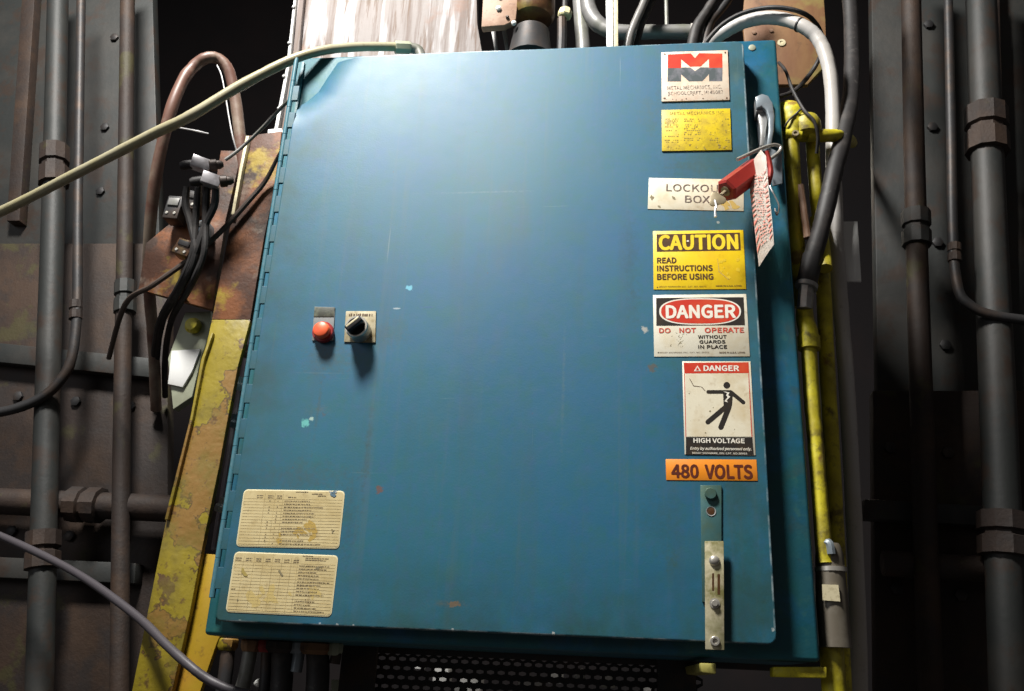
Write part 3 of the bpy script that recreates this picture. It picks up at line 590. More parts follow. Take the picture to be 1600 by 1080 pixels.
s.poly('torn_mark', blobs(61, (513, 768, 524, 776), 7, 1.2, 3.2, 1.6), mat('torn_blue_grey', (.10, .17, .22), .5, 0, [((.6, .6, .55), 200, .5, .6, .8)]), 4)
s.poly('smudge', blobs(62, (460, 820, 490, 842), 8, 2, 7, 2.2) + blobs(63, (434, 830, 442, 850), 4, 1, 3, 2), SMUDGEY, 1.5)
s.poly('scratch', blobs(64, (519, 822, 524, 834), 4, .5, 1.6, 2), SMUDGE, 4)
s = chart('parameter_chart', 'lower cream paper chart of ruled columns with an oil smear', [(367, 861.5), (527.5, 868.5), (519.5, 964), (352.5, 957)], 9, (.10, .20, .29, .38, .47, .56, .62),
      ((.02, .06), (.12, .06), (.22, .05), (.31, .05), (.40, .05), (.49, .05), (.58, .05)), ((.64, .33, .95), (.02, .05, .15)), ((.66, 0, .1), (.69, 1, .22), (.69, 2, .2)))
s.poly('smudge', blobs(71, (380, 888, 384, 898), 4, 2, 4, 2.0), mat('olive_smudge', (.38, .29, .08), .5), 4)
s.poly('smear', blobs(72, (385, 920, 495, 945), 10, 3, 8, 1.8), mat('pale_ochre_smear', (.56, .43, .16), .5), 1.5)
s.poly('scratch', [[(435, 892), (437, 890), (443, 899), (441, 901)]] + blobs(73, (371, 936, 373, 939), 2, .8, 1.8) + blobs(74, (497, 884, 503, 888), 3, 1, 3, 1.6) + blobs(75, (476, 936, 480, 938), 1, .6, 1.3), SMUDGE, 4)

# ================================================================ padlock, keys, tag
A, B = P(1134, 299, -0.055), P(1184, 262, -0.030)
pl = thing('padlock', 'red hexagonal padlock with open steel shackle hanging from the cabinet handle', 'padlock', B)
bm = NB(); ln = (B - A).length; ax = (B - A).normalized()
lathe(bm, [(0.0150, 0), (0.0185, 0.0030), (0.0185, ln - 0.003), (0.0155, ln)], A, ax, 6, R(20)); obj('lock_body', bm, REDLOCK, pl, smooth=False)
bm = NB(); tube(bm, pp([(1181, 266, -.030), (1194, 255, -.024), (1207, 246, -.016), (1217, 238, -.010), (1220, 231, -.008), (1214, 227, -.010), (1206, 227, -.014), (1190, 232, -.026), (1170, 241, -.040), (1152, 249.5, -.052)]), .0028, 10); obj('shackle', bm, CHROME, pl)
bm = NB(); c = A - ax * 0.0004; lathe(bm, [(0.0078, -0.0012), (0.0078, 0.003)], A, ax, 18); obj('key_cylinder', bm, BRASS, pl)
ky = thing('key_set', 'brass key in the red padlock with a bright ring of wire', 'key', A)
K = P(1120, 312, -.062)
bm = NB()
pts = []
for i in range(30):
    t = 2 * math.pi * i / 30; r = 0.0115 + 0.0022 * math.cos(3 * t + .6); pts.append((K.x + r * math.cos(t), K.z + r * 0.95 * math.sin(t)))
prism(bm, pts, K.y - .0011, K.y + .0011, .0004); obj('key_bow', bm, BRASS, ky)
bm = NB(); tube(bm, [K + Vector((.006, 0, .006)), (K + A) / 2, A + ax * 0.004], .0032, 8); obj('key_blade', bm, BRASS, ky)
bm = NB(); tube(bm, pp([(1117, 313, -.066), (1119, 322, -.067), (1117.5, 330, -.067), (1118, 339, -.066)]), [.0018, .0016, .0016, .0022], 8); obj('key_wire', bm, WIRE, ky)
# the tag: a card turned partly away from the viewer, hung by its top
T4 = lambda l: [P(*a) for a in l]
tg = thing('danger_tag', 'long white paper tag with red slanted stripes hanging over the padlock shackle', 'tag', P(1190, 236, -.030))
def card(bm, pts, th=.0005):
    n = (pts[1] - pts[0]).cross(pts[-1] - pts[0]).normalized() * th
    a = [bm.verts.new(p) for p in pts]; b = [bm.verts.new(p + n) for p in pts]; bm.faces.new(a); bm.faces.new(b[::-1])
    for i in range(len(a)): bm.faces.new((a[i - 1], a[i], b[i], b[i - 1]))
# card surface: parameter u across (0 left, 1 right), v down
Lf = T4([(1174, 254, -.046), (1172, 300, -.044), (1177, 340, -.042), (1185.5, 418, -.040)])
Rt = T4([(1197, 244, -.062), (1202, 300, -.072), (1206, 340, -.078), (1209, 383, -.082)])
def lerpl(l, t): t = max(0, min(.9999, t)) * (len(l) - 1); i = int(t); return l[i].lerp(l[i + 1], t - i)
def cardpt(u, v): p = lerpl(Lf, v).lerp(lerpl(Rt, v), u); return p + Vector((0, -.003 * math.sin(math.pi * u) + .002 * math.sin(5 * v), 0))
bm = NB(); n = 24; gg = [[bm.verts.new(cardpt(u / 6, v / n)) for u in range(7)] for v in range(n + 1)]
for j in range(n):
    for i in range(6): bm.faces.new((gg[j][i], gg[j][i + 1], gg[j + 1][i + 1], gg[j + 1][i]))
topv = bm.verts.new(P(1189, 234, -.050))
for i in range(6): bm.faces.new((gg[0][i + 1], gg[0][i], topv))
bmesh.ops.solidify(bm, geom=bm.faces[:], thickness=.0005); obj('tag_card', bm, PINKW, tg)
NRM = Vector((.75, -.6, .1)).normalized()
off = (lambda: ((cardpt(1, .5) - cardpt(0, .5)).cross(cardpt(.5, 1) - cardpt(.5, 0))).normalized())()
if off.dot(CAM - cardpt(.5, .5)) < 0: off = -off
bm = NB()
for k in range(15):
    v = .10 + k * .062
    for (u0, u1) in ((0.03, .22), (.80, .97)):
        ps = [cardpt(u0, v + .045), cardpt(u1, v + .012), cardpt(u1, v + .036), cardpt(u0, v + .072)] if v < .9 else None
        if ps: card(bm, [p + off * .0014 for p in ps], .0002)
obj('tag_stripes', bm, PINKR, tg)
bm = NB(); rnd = random.Random(5)
for k in range(26):
    v = .16 + k * .029; u = .28
    while u < .74:
        w = rnd.uniform(.04, .12)
        if rnd.random() < .75: card(bm, [p + off * .0014 for p in (cardpt(u, v + .012), cardpt(u + w, v + .008), cardpt(u + w, v - .004), cardpt(u, v))], .0002)
        u += w + .04
obj('tag_print', bm, PINKR, tg)
bm = NB(); tube(bm, pp([(1198, 236, -.034), (1202, 252, -.030), (1204, 270, -.028), (1201, 288, -.028)]), [.003, .004, .0045, .003], 8); obj('red_strap', bm, REDLOCK, tg)
bm = NB(); tube(bm, pp([(1200, 262, .006), (1203, 290, .002), (1210, 305, 0), (1217, 322, .002), (1214, 336, .008), (1211, 326, .010)]), .0014, 8)
tag(obj('hook_wire', bm, WIRE), 'thin bent steel wire dangling beside the paper tag', 'wire')

# ================================================================ behind the cabinet: the machine it is bolted to
bm = NB(); box(bm, (-3.2, 2.9, -2.0), (4.4, 3.0, 5.0)); wl = struct(obj('wall', bm, VOID)); 
# white weathered panel
pn = thing('weathered_panel', 'tall whitewashed panel with brown streaks standing behind the cabinet top', 'panel', P(600, 60, .32))
bm = NB(); plate(bm, [(468, -40), (456, 110), (440, 215), (440, 330), (760, 330), (758, 110), (746, 38), (744, -40)], .30, .03, .002); obj('board', bm, BOARD, pn)
bm = NB(); plate(bm, [(478, -40), (464, 110), (447, 212), (438, 212), (455, 108), (470, -40)][::-1], .286, .013, .0015); obj('edge_strip', bm, BOARD, pn)
bm = NB(); plate(bm, [(466, -40), (451, 108), (433, 208), (427, 208), (447, 104), (463, -40)][::-1], .293, .02, .0015); es = obj('edge_flange', bm, PALE, pn)
for (a, b) in ((459, 12), (452, 68), (444, 120), (436, 170)):
    c = P(a, b, .293); bm = NB(); lathe(bm, [(.0038, 0), (.0038, .003), (.002, .0045), (0, .0045)], (c.x, .2932, c.z), (0, -1, 0), 8); obj('rivet', bm, STEEL, pn)
bm = NB(); plate(bm, [(418, 202), (440, 200), (446, 240), (440, 262), (418, 240)][::-1], .25, .04, .002); tag(obj('mounting_block', bm, PALE), 'pale pink block wedged between the rusty beam and cabinet hinge', 'bracket')
for k, (a, b) in enumerate((((-.02, .28), (0.0, .35)), )): pass
# steel uprights that carry the cabinet
for k, x in enumerate((0.10, 0.62)):
    bm = NB(); box(bm, (x, .2855, -1.0), (x + .06, .335 if k else .298, .93), .003)
    tag(obj('upright_channel', bm, DARKST), ('dark steel upright under the left part of the cabinet' if k == 0 else 'dark steel upright under the right part of the cabinet'), 'post')

# rusty slanting beam, left
bmn = thing('rusty_beam', 'slanting steel beam with brown rust above and peeling yellow paint below', 'beam', P(350, 600, .14))
bm = NB(); plate(bm, [(388, 212), (440, 205), (436, 240), (424, 318), (412, 374), (391, 499), (331, 499), (362, 340), (378, 260)][::-1], .13, .012, .001); obj('rusty_plate', bm, BEAM, bmn)
bm = NB(); plate(bm, [(331, 499.5), (391, 499.5), (372, 571), (356, 653), (342, 730), (320, 835), (296, 960), (262, 1110), (200, 1110), (262, 800), (299, 653), (317, 562)][::-1], .1295, .012, .001); obj('painted_plate', bm, BEAMY, bmn)
bm = NB(); plate(bm, [(384, 212), (389, 212), (379, 262), (366, 335), (361, 335), (374, 262)][::-1], .120, .022, .001); obj('lip', bm, CREAMP, bmn)
bm = NB(); plate(bm, [(329, 520), (333, 520), (319, 562), (301, 653), (262, 812), (257, 812), (297, 653), (314, 562)][::-1], .122, .022, .001); obj('painted_lip', bm, BEAMY, bmn)
bm = NB(); plate(bm, [(372, 262), (352, 345), (332, 484), (216, 452), (228, 380), (262, 352), (300, 330), (336, 290), (345, 235), (372, 236)][::-1], .15, .012, .001)
tag(obj('brown_plate', bm, BEAM), 'wide brown rusty plate left of the slanting beam', 'plate')
bm = NB(); plate(bm, [(316, 865), (352, 868), (352, 975), (339, 1004), (311, 1085), (300, 1120), (225, 1120), (262, 1030), (298, 947)][::-1], .145, .012, .001)
tag(obj('yellow_plate', bm, mat('ochre_yellow_paint', (0.40, 0.25, 0.012), .5, 0, [((.44, .22, .02), 12, .45, .7, .7), ((.15, .07, .02), 50, .6, .72, .7)], bump=(.4, 60, .001))), 'ochre yellow steel plate behind the lower left cabinet corner', 'plate')
bm = NB(); plate(bm, [(289, 488), (330, 486), (328, 520), (314, 560), (300, 620), (270, 640), (262, 560)][::-1], .19, .02, .002); pbk = thing('pale_bracket', 'pale grey green bracket with yellow knob behind the peeling yellow beam', 'bracket', P(310, 520, .19)); obj('bracket_plate', bm, PALEGR, pbk)
bm = NB(); c = P(303, 510, .185); lathe(bm, [(.004, 0), (.013, .001), (.015, .010), (.011, .018), (0, .020)], (c.x, .19, c.z), (0, -1, 0), 20); obj('knob', bm, YELPIPE, pbk)
bm = NB(); plate(bm, [(268, 548), (313, 545), (300, 580), (285, 605), (262, 600)][::-1], .184, .006, .0008); tag(obj('white_tin', bm, PALE), 'small white sheet below the yellow knob', 'sheet')

# hoses and cables, left
def cable(name, label, cat, pts, r, m, seg=12, group=None): bm = NB(); tube(bm, pp(pts), r, seg); return tag(obj(name, bm, m), label, cat, group)
hA = thing('tan_conduit', 'thick tan flexible conduit arching over the cabinet corner to its top', 'conduit', P(620, 74, .09))
bm = NB(); tube(bm, pp([(-90, 372, .20), (20, 322, .14), (110, 276, .08), (180, 240, .04), (240, 209, .01), (298, 181, -.012), (372, 136, -.006), (450, 96, .004), (500, 80, .022), (550, 74, .05), (600, 73, .078), (640, 74, .10)]), [.0095, .0095, .0095, .0095, .0095, .0093, .0088, .0085, .0085, .0085, .0085], 16); obj('hose', bm, TAN, hA)
a, b2 = P(617, 74, .088), P(642, 75, .10); bm = NB(); lathe(bm, [(.0112, 0), (.0120, .001), (.0120, (b2 - a).length - .004), (.010, (b2 - a).length), (.006, (b2 - a).length + .004)], a, b2 - a, 8); obj('fitting', bm, PALEGR, hA)
bm = NB(); tube(bm, [b2, b2 + Vector((.014, .004, -.004)), b2 + Vector((.024, .006, -.03))], .010, 12); obj('elbow', bm, GREYPIPE, hA)
cable('looped_hose', 'cream and red brown hose looping down behind the tan conduit', 'hose', [(244, 640, .44), (240, 540, .34), (232, 420, .22), (240, 300, .14), (262, 190, .09), (284, 130, .09), (303, 104, .10), (322, 91, .10), (341, 92, .11), (356, 108, .12), (364, 135, .13), (370, 170, .14), (375, 215, .15), (380, 262, .16), (384, 330, .17)], .0112, REDHOSE, 16)
cable('white_wire', 'thin bright white wire falling behind the tan conduit', 'wire', [(339, 102, .07), (346, 118, .07), (352, 148, .07), (358, 185, .07), (364, 215, .07), (371, 240, .08)], .0013, WIRE, 6)
cable('loose_wire_end', 'short frayed white wire end below the looped hose', 'wire', [(270, 198, .08), (298, 203, .07), (312, 206, .07), (326, 209, .065)], [.0012, .0014, .0018, .0010], WIRE, 6)
cable('diagonal_cable', 'grey cable running up from the plug to the hinge', 'cable', [(450, 158, .03), (436, 172, .04), (410, 200, .06), (385, 224, .07), (366, 240, .07), (352, 250, .07)], .0032, GREYPIPE, 10)
cable('shadowed_cable', 'dark cable crossing the rusty plates from the hinge', 'cable', [(446, 226, .08), (434, 246, .10), (414, 284, .118), (385, 318, .118), (345, 362, .118), (300, 402, .125), (240, 445, .13), (196, 475, .18), (170, 560, .28)], [.003, .0035, .0045, .005, .005, .005, .005, .005, .005], mat('brown_cable_jacket', (.07, .05, .04), .5), 10)
for k, (x, y, w, lab) in enumerate(((313, 258, 30, 'upper square metal cable plug beside the rusty plate'), (329, 283, 34, 'lower square metal cable plug beside the rusty plate'))):
    c = P(x, y, .05); t = thing('cable_plug', lab, 'plug', c, group='square metal plugs on the left')
    mm = Matrix.Translation(c) @ Matrix.Rotation(R(8), 4, 'Y') @ Matrix.Rotation(R(30), 4, 'Z')
    bm = NB(); box(bm, (-.016, -.010, -.010), (.016, .010, .012), .0015, mm); obj('plug_body', bm, mat('plug_metal_%s' % ('a', 'b')[k], (.52, .50, .52), .3, .5, [((.2, .18, .18), 60, .5, .75, .6)]), t)
    bm = NB(); lathe(bm, [(.009, 0), (.0105, .002), (.0105, .012), (.008, .013), (.008, .018), (.0045, .024)], c + Vector((.015, .004, .001)), (1, .3, .28), 16); obj('collar', bm, DARKST, t)
    bm = NB(); lathe(bm, [(.0085, 0), (.0085, .014), (.006, .020)], c + Vector((-.014, -.004, -.001)), (-1, -.3, -.35), 14); obj('boot', bm, RUBBER, t)
rnd = random.Random(2)
for k, (x0, x1, lab) in enumerate(((292, 305, 'black cable bundle strand nearest the frame edge'), (310, 300, 'black cable dropping from the upper metal plug'), (324, 318, 'black cable dropping from the lower metal plug'), (337, 304, 'thin black cable crossing in front of the brown plate'))):
    cable('drop_cable', lab, 'cable', [(x0, 292 - 6 * (k % 2), .06), (x0 - 2, 320, .07), ((x0 + x1) / 2, 352, .08), (x1, 400, .09), (x1 - 22, 450, .12), (x1 - 50, 500, .22), (x1 - 60, 560, .36), (x1 - 60, 620, .44)], [.006, .007, .0065, .006, .006, .006, .006, .006], RUBBER, 10, 'black cables hanging on the left')
# switchgear clutter hanging on the brown plate at the left
rnd = random.Random(41)
for k, (x, y, w, h, m, lab) in enumerate(((304, 318, 30, 36, DARKST, 'small dark junction block under the metal plugs'), (318, 362, 26, 30, GREYST, 'small grey junction block with a screw face'), (292, 392, 34, 30, RUSTDK, 'brown junction block lowest under the plugs'), (276, 330, 30, 46, DARKST, 'dark junction block left of the black cables'))):
    c = P(x, y, .125); t = thing('junction_block', lab, 'junction block', c, group='junction blocks left of the rusty beam')
    mm = Matrix.Translation(c) @ Matrix.Rotation(R((12, -9, 20, 6)[k]), 4, 'Y'); w *= .0005; h *= .0005
    bm = NB(); box(bm, (-w, -.016, -h), (w, .018, h), .002, mm); obj('block_body', bm, m, t)
    bm = NB(); box(bm, (-w * .7, -.019, h * .1), (w * .7, -.0155, h * .75), .001, mm); obj('block_cover', bm, (RUBBER, LTGREY, DARKST, GREYPIPE)[k], t)
    for sx in (-.5, .5):
        bm = NB(); lathe(bm, [(.0028, 0), (.0028, .002), (0, .0026)], mm @ Vector((w * sx, -.0158, -h * .55)), (0, -1, 0), 8); obj('block_screw', bm, CHROME, t)
# clutter between beam and hinge
cable('purple_hose', 'dull purple grey hose squeezed between yellow beam and cabinet', 'hose', [(402, 470, .22), (388, 560, .22), (372, 650, .21), (354, 760, .21), (338, 860, .21)], .009, mat('purple_grey_jacket', (.17, .14, .16), .4, 0, [((.4, .38, .38), 25, .55, .7, .8)]), 12)
for k, (x, y) in enumerate(((369, 609), (362, 668), (344, 800), (384, 560))):
    c = P(x, y, .19); bm = NB(); lathe(bm, [(.010, 0), (.012, .003), (.012, .010), (.008, .014), (.008, .024)], c, (.3, -.2, 1), 8)
    tag(obj('hose_clamp_nut', bm, (PALE, GREYST, LTGREY, RUSTPK)[k]), ('white hexagonal nut', 'grey hexagonal nut', 'pale hexagonal nut low down', 'rusty pink hexagonal nut')[k] + ' on the hose between beam and cabinet', 'nut')

# ---------------- under the cabinet
cable('lower_hose', 'dull mauve hose curving across the bottom left', 'hose', [(-90, 800, .28), (20, 846, .25), (120, 896, .20), (210, 960, .13), (262, 1010, .08), (298, 1042, .06), (322, 1060, .06), (350, 1074, .06), (385, 1085, .06), (430, 1092, .06)], .0068, mat('mauve_jacket', (.055, .048, .055), .5), 12)
cond = [(357, 1000, 345, 1100, .013, DARKST, BEAMY, 'dark conduit with an ochre nut at the far left'), (393, 1006, 372, 1100, .013, GREYPIPE, RUSTPL, 'grey conduit with a rusty nut, left under the cabinet'), (416, 1006, 410, 1100, .010, DARKST, DRED, 'dark conduit with a dull red nut under the cabinet'),
        (441, 1004, 437, 1100, .020, RUBBER, DARKST, 'broad black hose under the cabinet'), (466, 1006, 462, 1050, .011, GREYST, GREYST, 'short grey conduit stub with cone nut under the cabinet'), (496, 1004, 494, 1100, .021, RUBBER, RUSTPL, 'broad black hose with a rusty brown nut'), (524, 1006, 523, 1034, .010, DARKST, PALEGR, 'short dark conduit stub with pale nut')]
for (x0, y0, x1, y1, r, m, mn, lab) in cond:
    a = P(x0, y0, .16); a.z = -.021; b2 = P(x1, y1, .16); b2.z = min(b2.z, -.05)
    t = thing('bottom_conduit', lab, 'conduit', a, group='conduits entering the cabinet underside')
    bm = NB(); tube(bm, [a, a.lerp(b2, .5) + Vector((.002, 0, 0)), b2], r * .85, 12, 4); obj('conduit_pipe', bm, m, t)
    bm = NB(); lathe(bm, [(r * 1.15, 0), (r * 1.3, .002), (r * 1.3, .012), (r, .018)], a + Vector((0, 0, .0008)), (0, 0, -1), 8); obj('locknut', bm, mn, t)
bm = NB(); plate(bm, [(517, 1100), (517, 1062), (553, 1062), (555, 1025), (571, 1025), (570, 1100)][::-1], .34, .02, .001); tag(obj('angle_bracket', bm, PALEGR), 'pale green grey angle bracket below the cabinet', 'bracket')
bm = NB(); plate(bm, [(541, 1100), (542, 1024), (549, 1024), (548, 1100)][::-1], .37, .01, .001); tag(obj('flat_bar', bm, GREYPIPE), 'narrow grey bar left of the angle bracket', 'bar')
bm = NB(); a = P(401, 1068, .24); b2 = P(425, 1062, .24); lathe(bm, [(.002, -.004), (.006, 0), (.007, .01), (.006, (b2 - a).length), (.003, (b2 - a).length + .004)], a, b2 - a, 10); tag(obj('pale_peg', bm, PALE), 'small pale peg lying between the conduits', 'peg')
# perforated guard
Y = .36; a, b2 = P(582, 1016, Y), P(1105, 1016, Y); zt = a.z; pit = .0182; rowh = .0150
bm = NB(); nx = int((b2.x - a.x) / pit); hexes = 0
for j in range(9):
    for i in range(nx):
        cx = a.x + (i + .5 * (j % 2)) * pit; czz = zt - .012 - j * rowh
        def hx(rx, rz): return [(cx, czz + rz), (cx + rx, czz + rz / 2), (cx + rx, czz - rz / 2), (cx, czz - rz), (cx - rx, czz - rz / 2), (cx - rx, czz + rz / 2)]
        o = hx(pit / 2, rowh * 2 / 3); n_ = hx(.0062, .0036)
        vo = [bm.verts.new((x, Y, z)) for x, z in o]; vi = [bm.verts.new((x, Y, z)) for x, z in n_]; vb = [bm.verts.new((x, Y + .002, z)) for x, z in n_]
        for k in range(6):
            bm.faces.new((vo[k - 1], vo[k], vi[k], vi[k - 1])); bm.faces.new((vi[k - 1], vi[k], vb[k], vb[k - 1]))
bmesh.ops.remove_doubles(bm, verts=bm.verts[:], dist=.0002)
gd = thing('perforated_guard', 'black perforated metal guard sheet below the cabinet', 'guard', (a.x, Y, zt))
obj('perforated_sheet', bm, DARKST, gd, smooth=False)
bm = NB(); box(bm, (a.x - .03, Y - .004, zt - .004), (b2.x + .25, Y + .02, zt + .02), .002); obj('top_rail', bm, DARKST, gd)
rnd = random.Random(12)
spots_ = [(655, 1040, 10, 'pale'), (690, 1055, 24, 'pale'), (735, 1070, 34, 'pale'), (830, 1080, 40, 'grey'), (868, 1055, 22, 'pale'), (905, 1052, 16, 'grey'), (720, 1085, 26, 'grey'), (950, 1062, 22, 'grey'), (1010, 1075, 16, 'pale')]
for k, (x, y, w, kd) in enumerate(spots_):
    c = P(x, y, 1.9); s_ = w * .0011
    bm = NB(); box(bm, (c.x - s_, 1.88, c.z - s_ * 1.1), (c.x + s_, 1.96, c.z + s_ * .8), .004, None)
    m = {'pale': PALE, 'orange': ORG, 'grey': GREYPIPE}[kd]
    tag(obj('machine_part', bm, m), '%s block glimpsed through the perforated guard %s' % ({'pale': 'white', 'orange': 'orange', 'grey': 'grey'}[kd], ('at its left end', 'left of the middle', 'near the middle, lower', 'right of the middle, low', 'right of the middle, bright', 'under the latch side', 'low and left', 'far right', 'at its right end')[k]), 'machine part')
bm = NB(); plate(bm, [(1093, 1036), (1119, 1037), (1119, 1054), (1096, 1051)][::-1], .0, .358, .002); st = tag(obj('yellow_stub', bm, mat('dull_yellow_bar_end', (.36, .32, .08), .5, 0, [((.15, .14, .04), 60, .5, .7, .8)])), 'small yellowish stub below the latch bar', 'stub')
bm = NB(); plate(bm, [(1208, 1042), (1292, 1042), (1292, 1060), (1208, 1058)][::-1], .045, .03, .002); tag(obj('yellow_crossbar', bm, YELPIPE), 'short yellow crossbar under the lower right cabinet corner', 'bar')

# ---------------- above the cabinet
vv = thing('rusty_valve', 'oily brown valve casting with bolted pinkish flange above the cabinet', 'valve', P(820, 70, .26))
bm = NB(); plate(bm, [(756, -30), (752, 42), (788, 39), (806, 30), (812, -30)][::-1], .215, .018, .002); obj('valve_flange', bm, RUSTPK, vv)
for (x, y, r, m) in ((779, 14, .0055, PALE), (793, 28, .0035, DARKST), (803, 37, .005, PALE), (781, -4, .004, DARKST)):
    c = P(x, y, .214); bm = NB(); lathe(bm, [(r, -.001), (r, .004), (r * .6, .006), (0, .006)], (c.x, .214, c.z), (0, -1, 0), 10); obj('flange_bolt', bm, m, vv)
c = P(832, 34, .25); bm = NB(); lathe(bm, [(.026, 0), (.040, .005), (.046, .014), (.046, .10)], c, (0, 0, 1), 24); obj('valve_body', bm, RUSTDK, vv)
c = P(828, 95, .25); bm = NB(); lathe(bm, [(.050, 0), (.044, .02), (.039, .055), (.038, .07)], c, (0, 0, 1), 20); obj('valve_neck', bm, DARKST, vv)
for k, x in enumerate((768, 785)):
    bm = NB(); plate(bm, [(x - 3, 36), (x + 6, 36), (x + 10, 80), (x + 5, 80)][::-1], .27, .01, .001); obj('neck_web', bm, GREYPIPE, vv)
cn = thing('cable_gland', 'pale hexagonal cable gland to the right of the rusty valve', 'cable gland', P(882, 20, .22))
c = P(882, 27, .22); bm = NB(); lathe(bm, [(.012, 0), (.0145, .003), (.0145, .014), (.011, .019)], c, (.1, 0, 1), 8); obj('gland_nut', bm, mat('cream_gland', (.70, .62, .36), .4), cn)
bm = NB(); tube(bm, [c + Vector((0, 0, .018)), c + Vector((0, 0, .08))], .006, 10); obj('gland_cable', bm, RUBBER, cn)
bm = NB(); tube(bm, pp([(878, 30, .22), (878, 60, .22), (877, 90, .22)]), .010, 10); obj('gland_neck', bm, DARKST, cn)
gp = thing('grey_pipe', 'grey pipe bending right behind the cabinet top', 'pipe', P(920, 60, .30))
bm = NB(); tube(bm, pp([(914, -60, .28), (918, 0, .28), (924, 24, .28), (940, 42, .28), (965, 50, .28), (1030, 50, .28), (1095, 50, .28)]), [.0165, .0165, .017, .0165, .0155, .015, .015], 18); obj('bent_pipe', bm, GREYPIPE, gp)
bm = NB(); a, b2 = P(1078, 51, .28), P(1090, 51, .28); lathe(bm, [(.014, 0), (.0185, .001), (.0185, .012), (.014, .013)], a, b2 - a, 18); obj('coupling', bm, LTGREY, gp)
cable('straight_pipe', 'pale grey straight pipe standing left of the white bar', 'pipe', [(902, -50, .33), (908, 30, .33), (914, 110, .33)], .016, GREYPIPE, 14)
bm = NB(); plate(bm, [(946, -40), (948, 90), (958, 90), (957, -40)][::-1], .18, .006, .0005); wb = thing('white_bar', 'narrow upright white bar above the cabinet door', 'bar', P(955, 60, .18)); obj('white_face', bm, PALE, wb)
bm = NB(); plate(bm, [(957.4, -40), (958.4, 90), (966, 90), (965, -40)][::-1], .183, .008, .0005); obj('tan_edge', bm, CREAMP, wb)
cable('black_hose_top', 'glossy dark grey hose leaning right of the white bar', 'hose', [(1020, -40, .22), (1006, 4, .22), (992, 36, .22), (982, 64, .22), (975, 110, .22)], .0085, mat('grey_brown_jacket', (.18, .17, .16), .35), 12)
cable('thin_black_hose', 'thin black hose just right of the grey brown hose', 'hose', [(1034, -40, .24), (1018, 4, .24), (1002, 40, .24), (990, 90, .24)], .007, RUBBER, 10)
cable('thick_black_hose', 'thick black hose slanting down to the pipe coupling', 'hose', [(1138, -40, .24), (1118, -4, .24), (1102, 22, .24), (1088, 46, .24), (1078, 90, .24)], [.010, .010, .0105, .012, .012], RUBBER, 12)
cable('green_grey_hose', 'dark green grey hose beside the thick black hose', 'hose', [(1160, -40, .25), (1140, -4, .25), (1124, 18, .25), (1108, 40, .25), (1098, 90, .25)], .0085, DARKST, 12)
cable('grey_rod', 'thin upright grey rod in the dark above the grey pipe', 'rod', [(1040, -50, .50), (1041, 0, .50), (1042, 50, .50)], .005, GREYPIPE, 8)
# brown plate top right
bp = thing('brown_back_plate', 'brown steel back plate with a round washer behind the white conduit', 'plate', P(1230, 60, .34))
bm = NB(); plate(bm, [(1168, -50), (1160, 30), (1170, 132), (1262, 132), (1292, 100), (1290, 30), (1284, -50)][::-1], .34, .012, .002); obj('plate', bm, RUSTPL, bp)
c = P(1221, 67, .339); bm = NB(); lathe(bm, [(.0085, -.001), (.0085, .0025), (.0035, .003), (.003, .0015), (0, .0015)], (c.x, .34, c.z), (0, -1, 0), 20); obj('washer', bm, CREAMP, bp)
for x in (1178, 1205, 1250): 
    c = P(x, 52 - (x - 1170) * .1, .339); bm = NB(); lathe(bm, [(.0045, -.001), (.0045, .003), (0, .004)], (c.x, .34, c.z), (0, -1, 0), 6); obj('plate_bolt', bm, RUSTPK, bp)
wc = thing('white_conduit', 'fat pale conduit arching from the cabinet top down the right side', 'conduit', P(1114, 62, .14))
bm = NB(); tube(bm, pp([(1098, 84, .16), (1114, 63, .15), (1137, 47, .14), (1165, 34, .13), (1196, 28, .12), (1227, 31, .11), (1254, 41, .10), (1275, 57, .10), (1288, 80, .10), (1297, 115, .10), (1301, 165, .10), (1302, 240, .10), (1305, 330, .11), (1312, 460, .12), (1324, 620, .14), (1338, 900, .18), (1344, 1130, .20)]), .0122, 18); obj('hose', bm, LTGREY, wc)
a, b2 = P(1248, 38.5, .1017), P(1252, 40, .1); bm = NB(); lathe(bm, [(.0128, 0), (.0134, .0006), (.0134, .003), (.0128, .0036)], a, b2 - a, 20); obj('cable_tie', bm, DARKST, wc)
cable('black_loop_cable', 'thin black cable looping above and inside the pale conduit arch', 'cable', [(1094, 84, .14), (1106, 62, .13), (1128, 39, .12), (1155, 23, .11), (1186, 14, .10), (1217, 12, .09), (1248, 18, .09), (1269, 30, .11), (1283, 52, .14), (1285, 76, .18), (1277, 98, .20), (1264, 118, .20), (1244, 140, .18), (1222, 150, .16), (1205, 152, .15)], .0042, RUBBER, 10)
cable('crossing_cable', 'thin dark cable crossing the yellow fitting from upper left', 'cable', [(1217, 98, .12), (1228, 112, .08), (1238, 140, .05), (1256, 172, .035), (1272, 190, .035), (1278, 214, .045), (1276, 240, .06)], .0028, RUBBER, 8)
cable('thin_tie_wire', 'thin wire wound across the yellow elbow', 'wire', [(1224, 204, .050), (1231, 190, .040), (1244, 178, .040), (1252, 170, .035)], .0018, DARKST, 8)

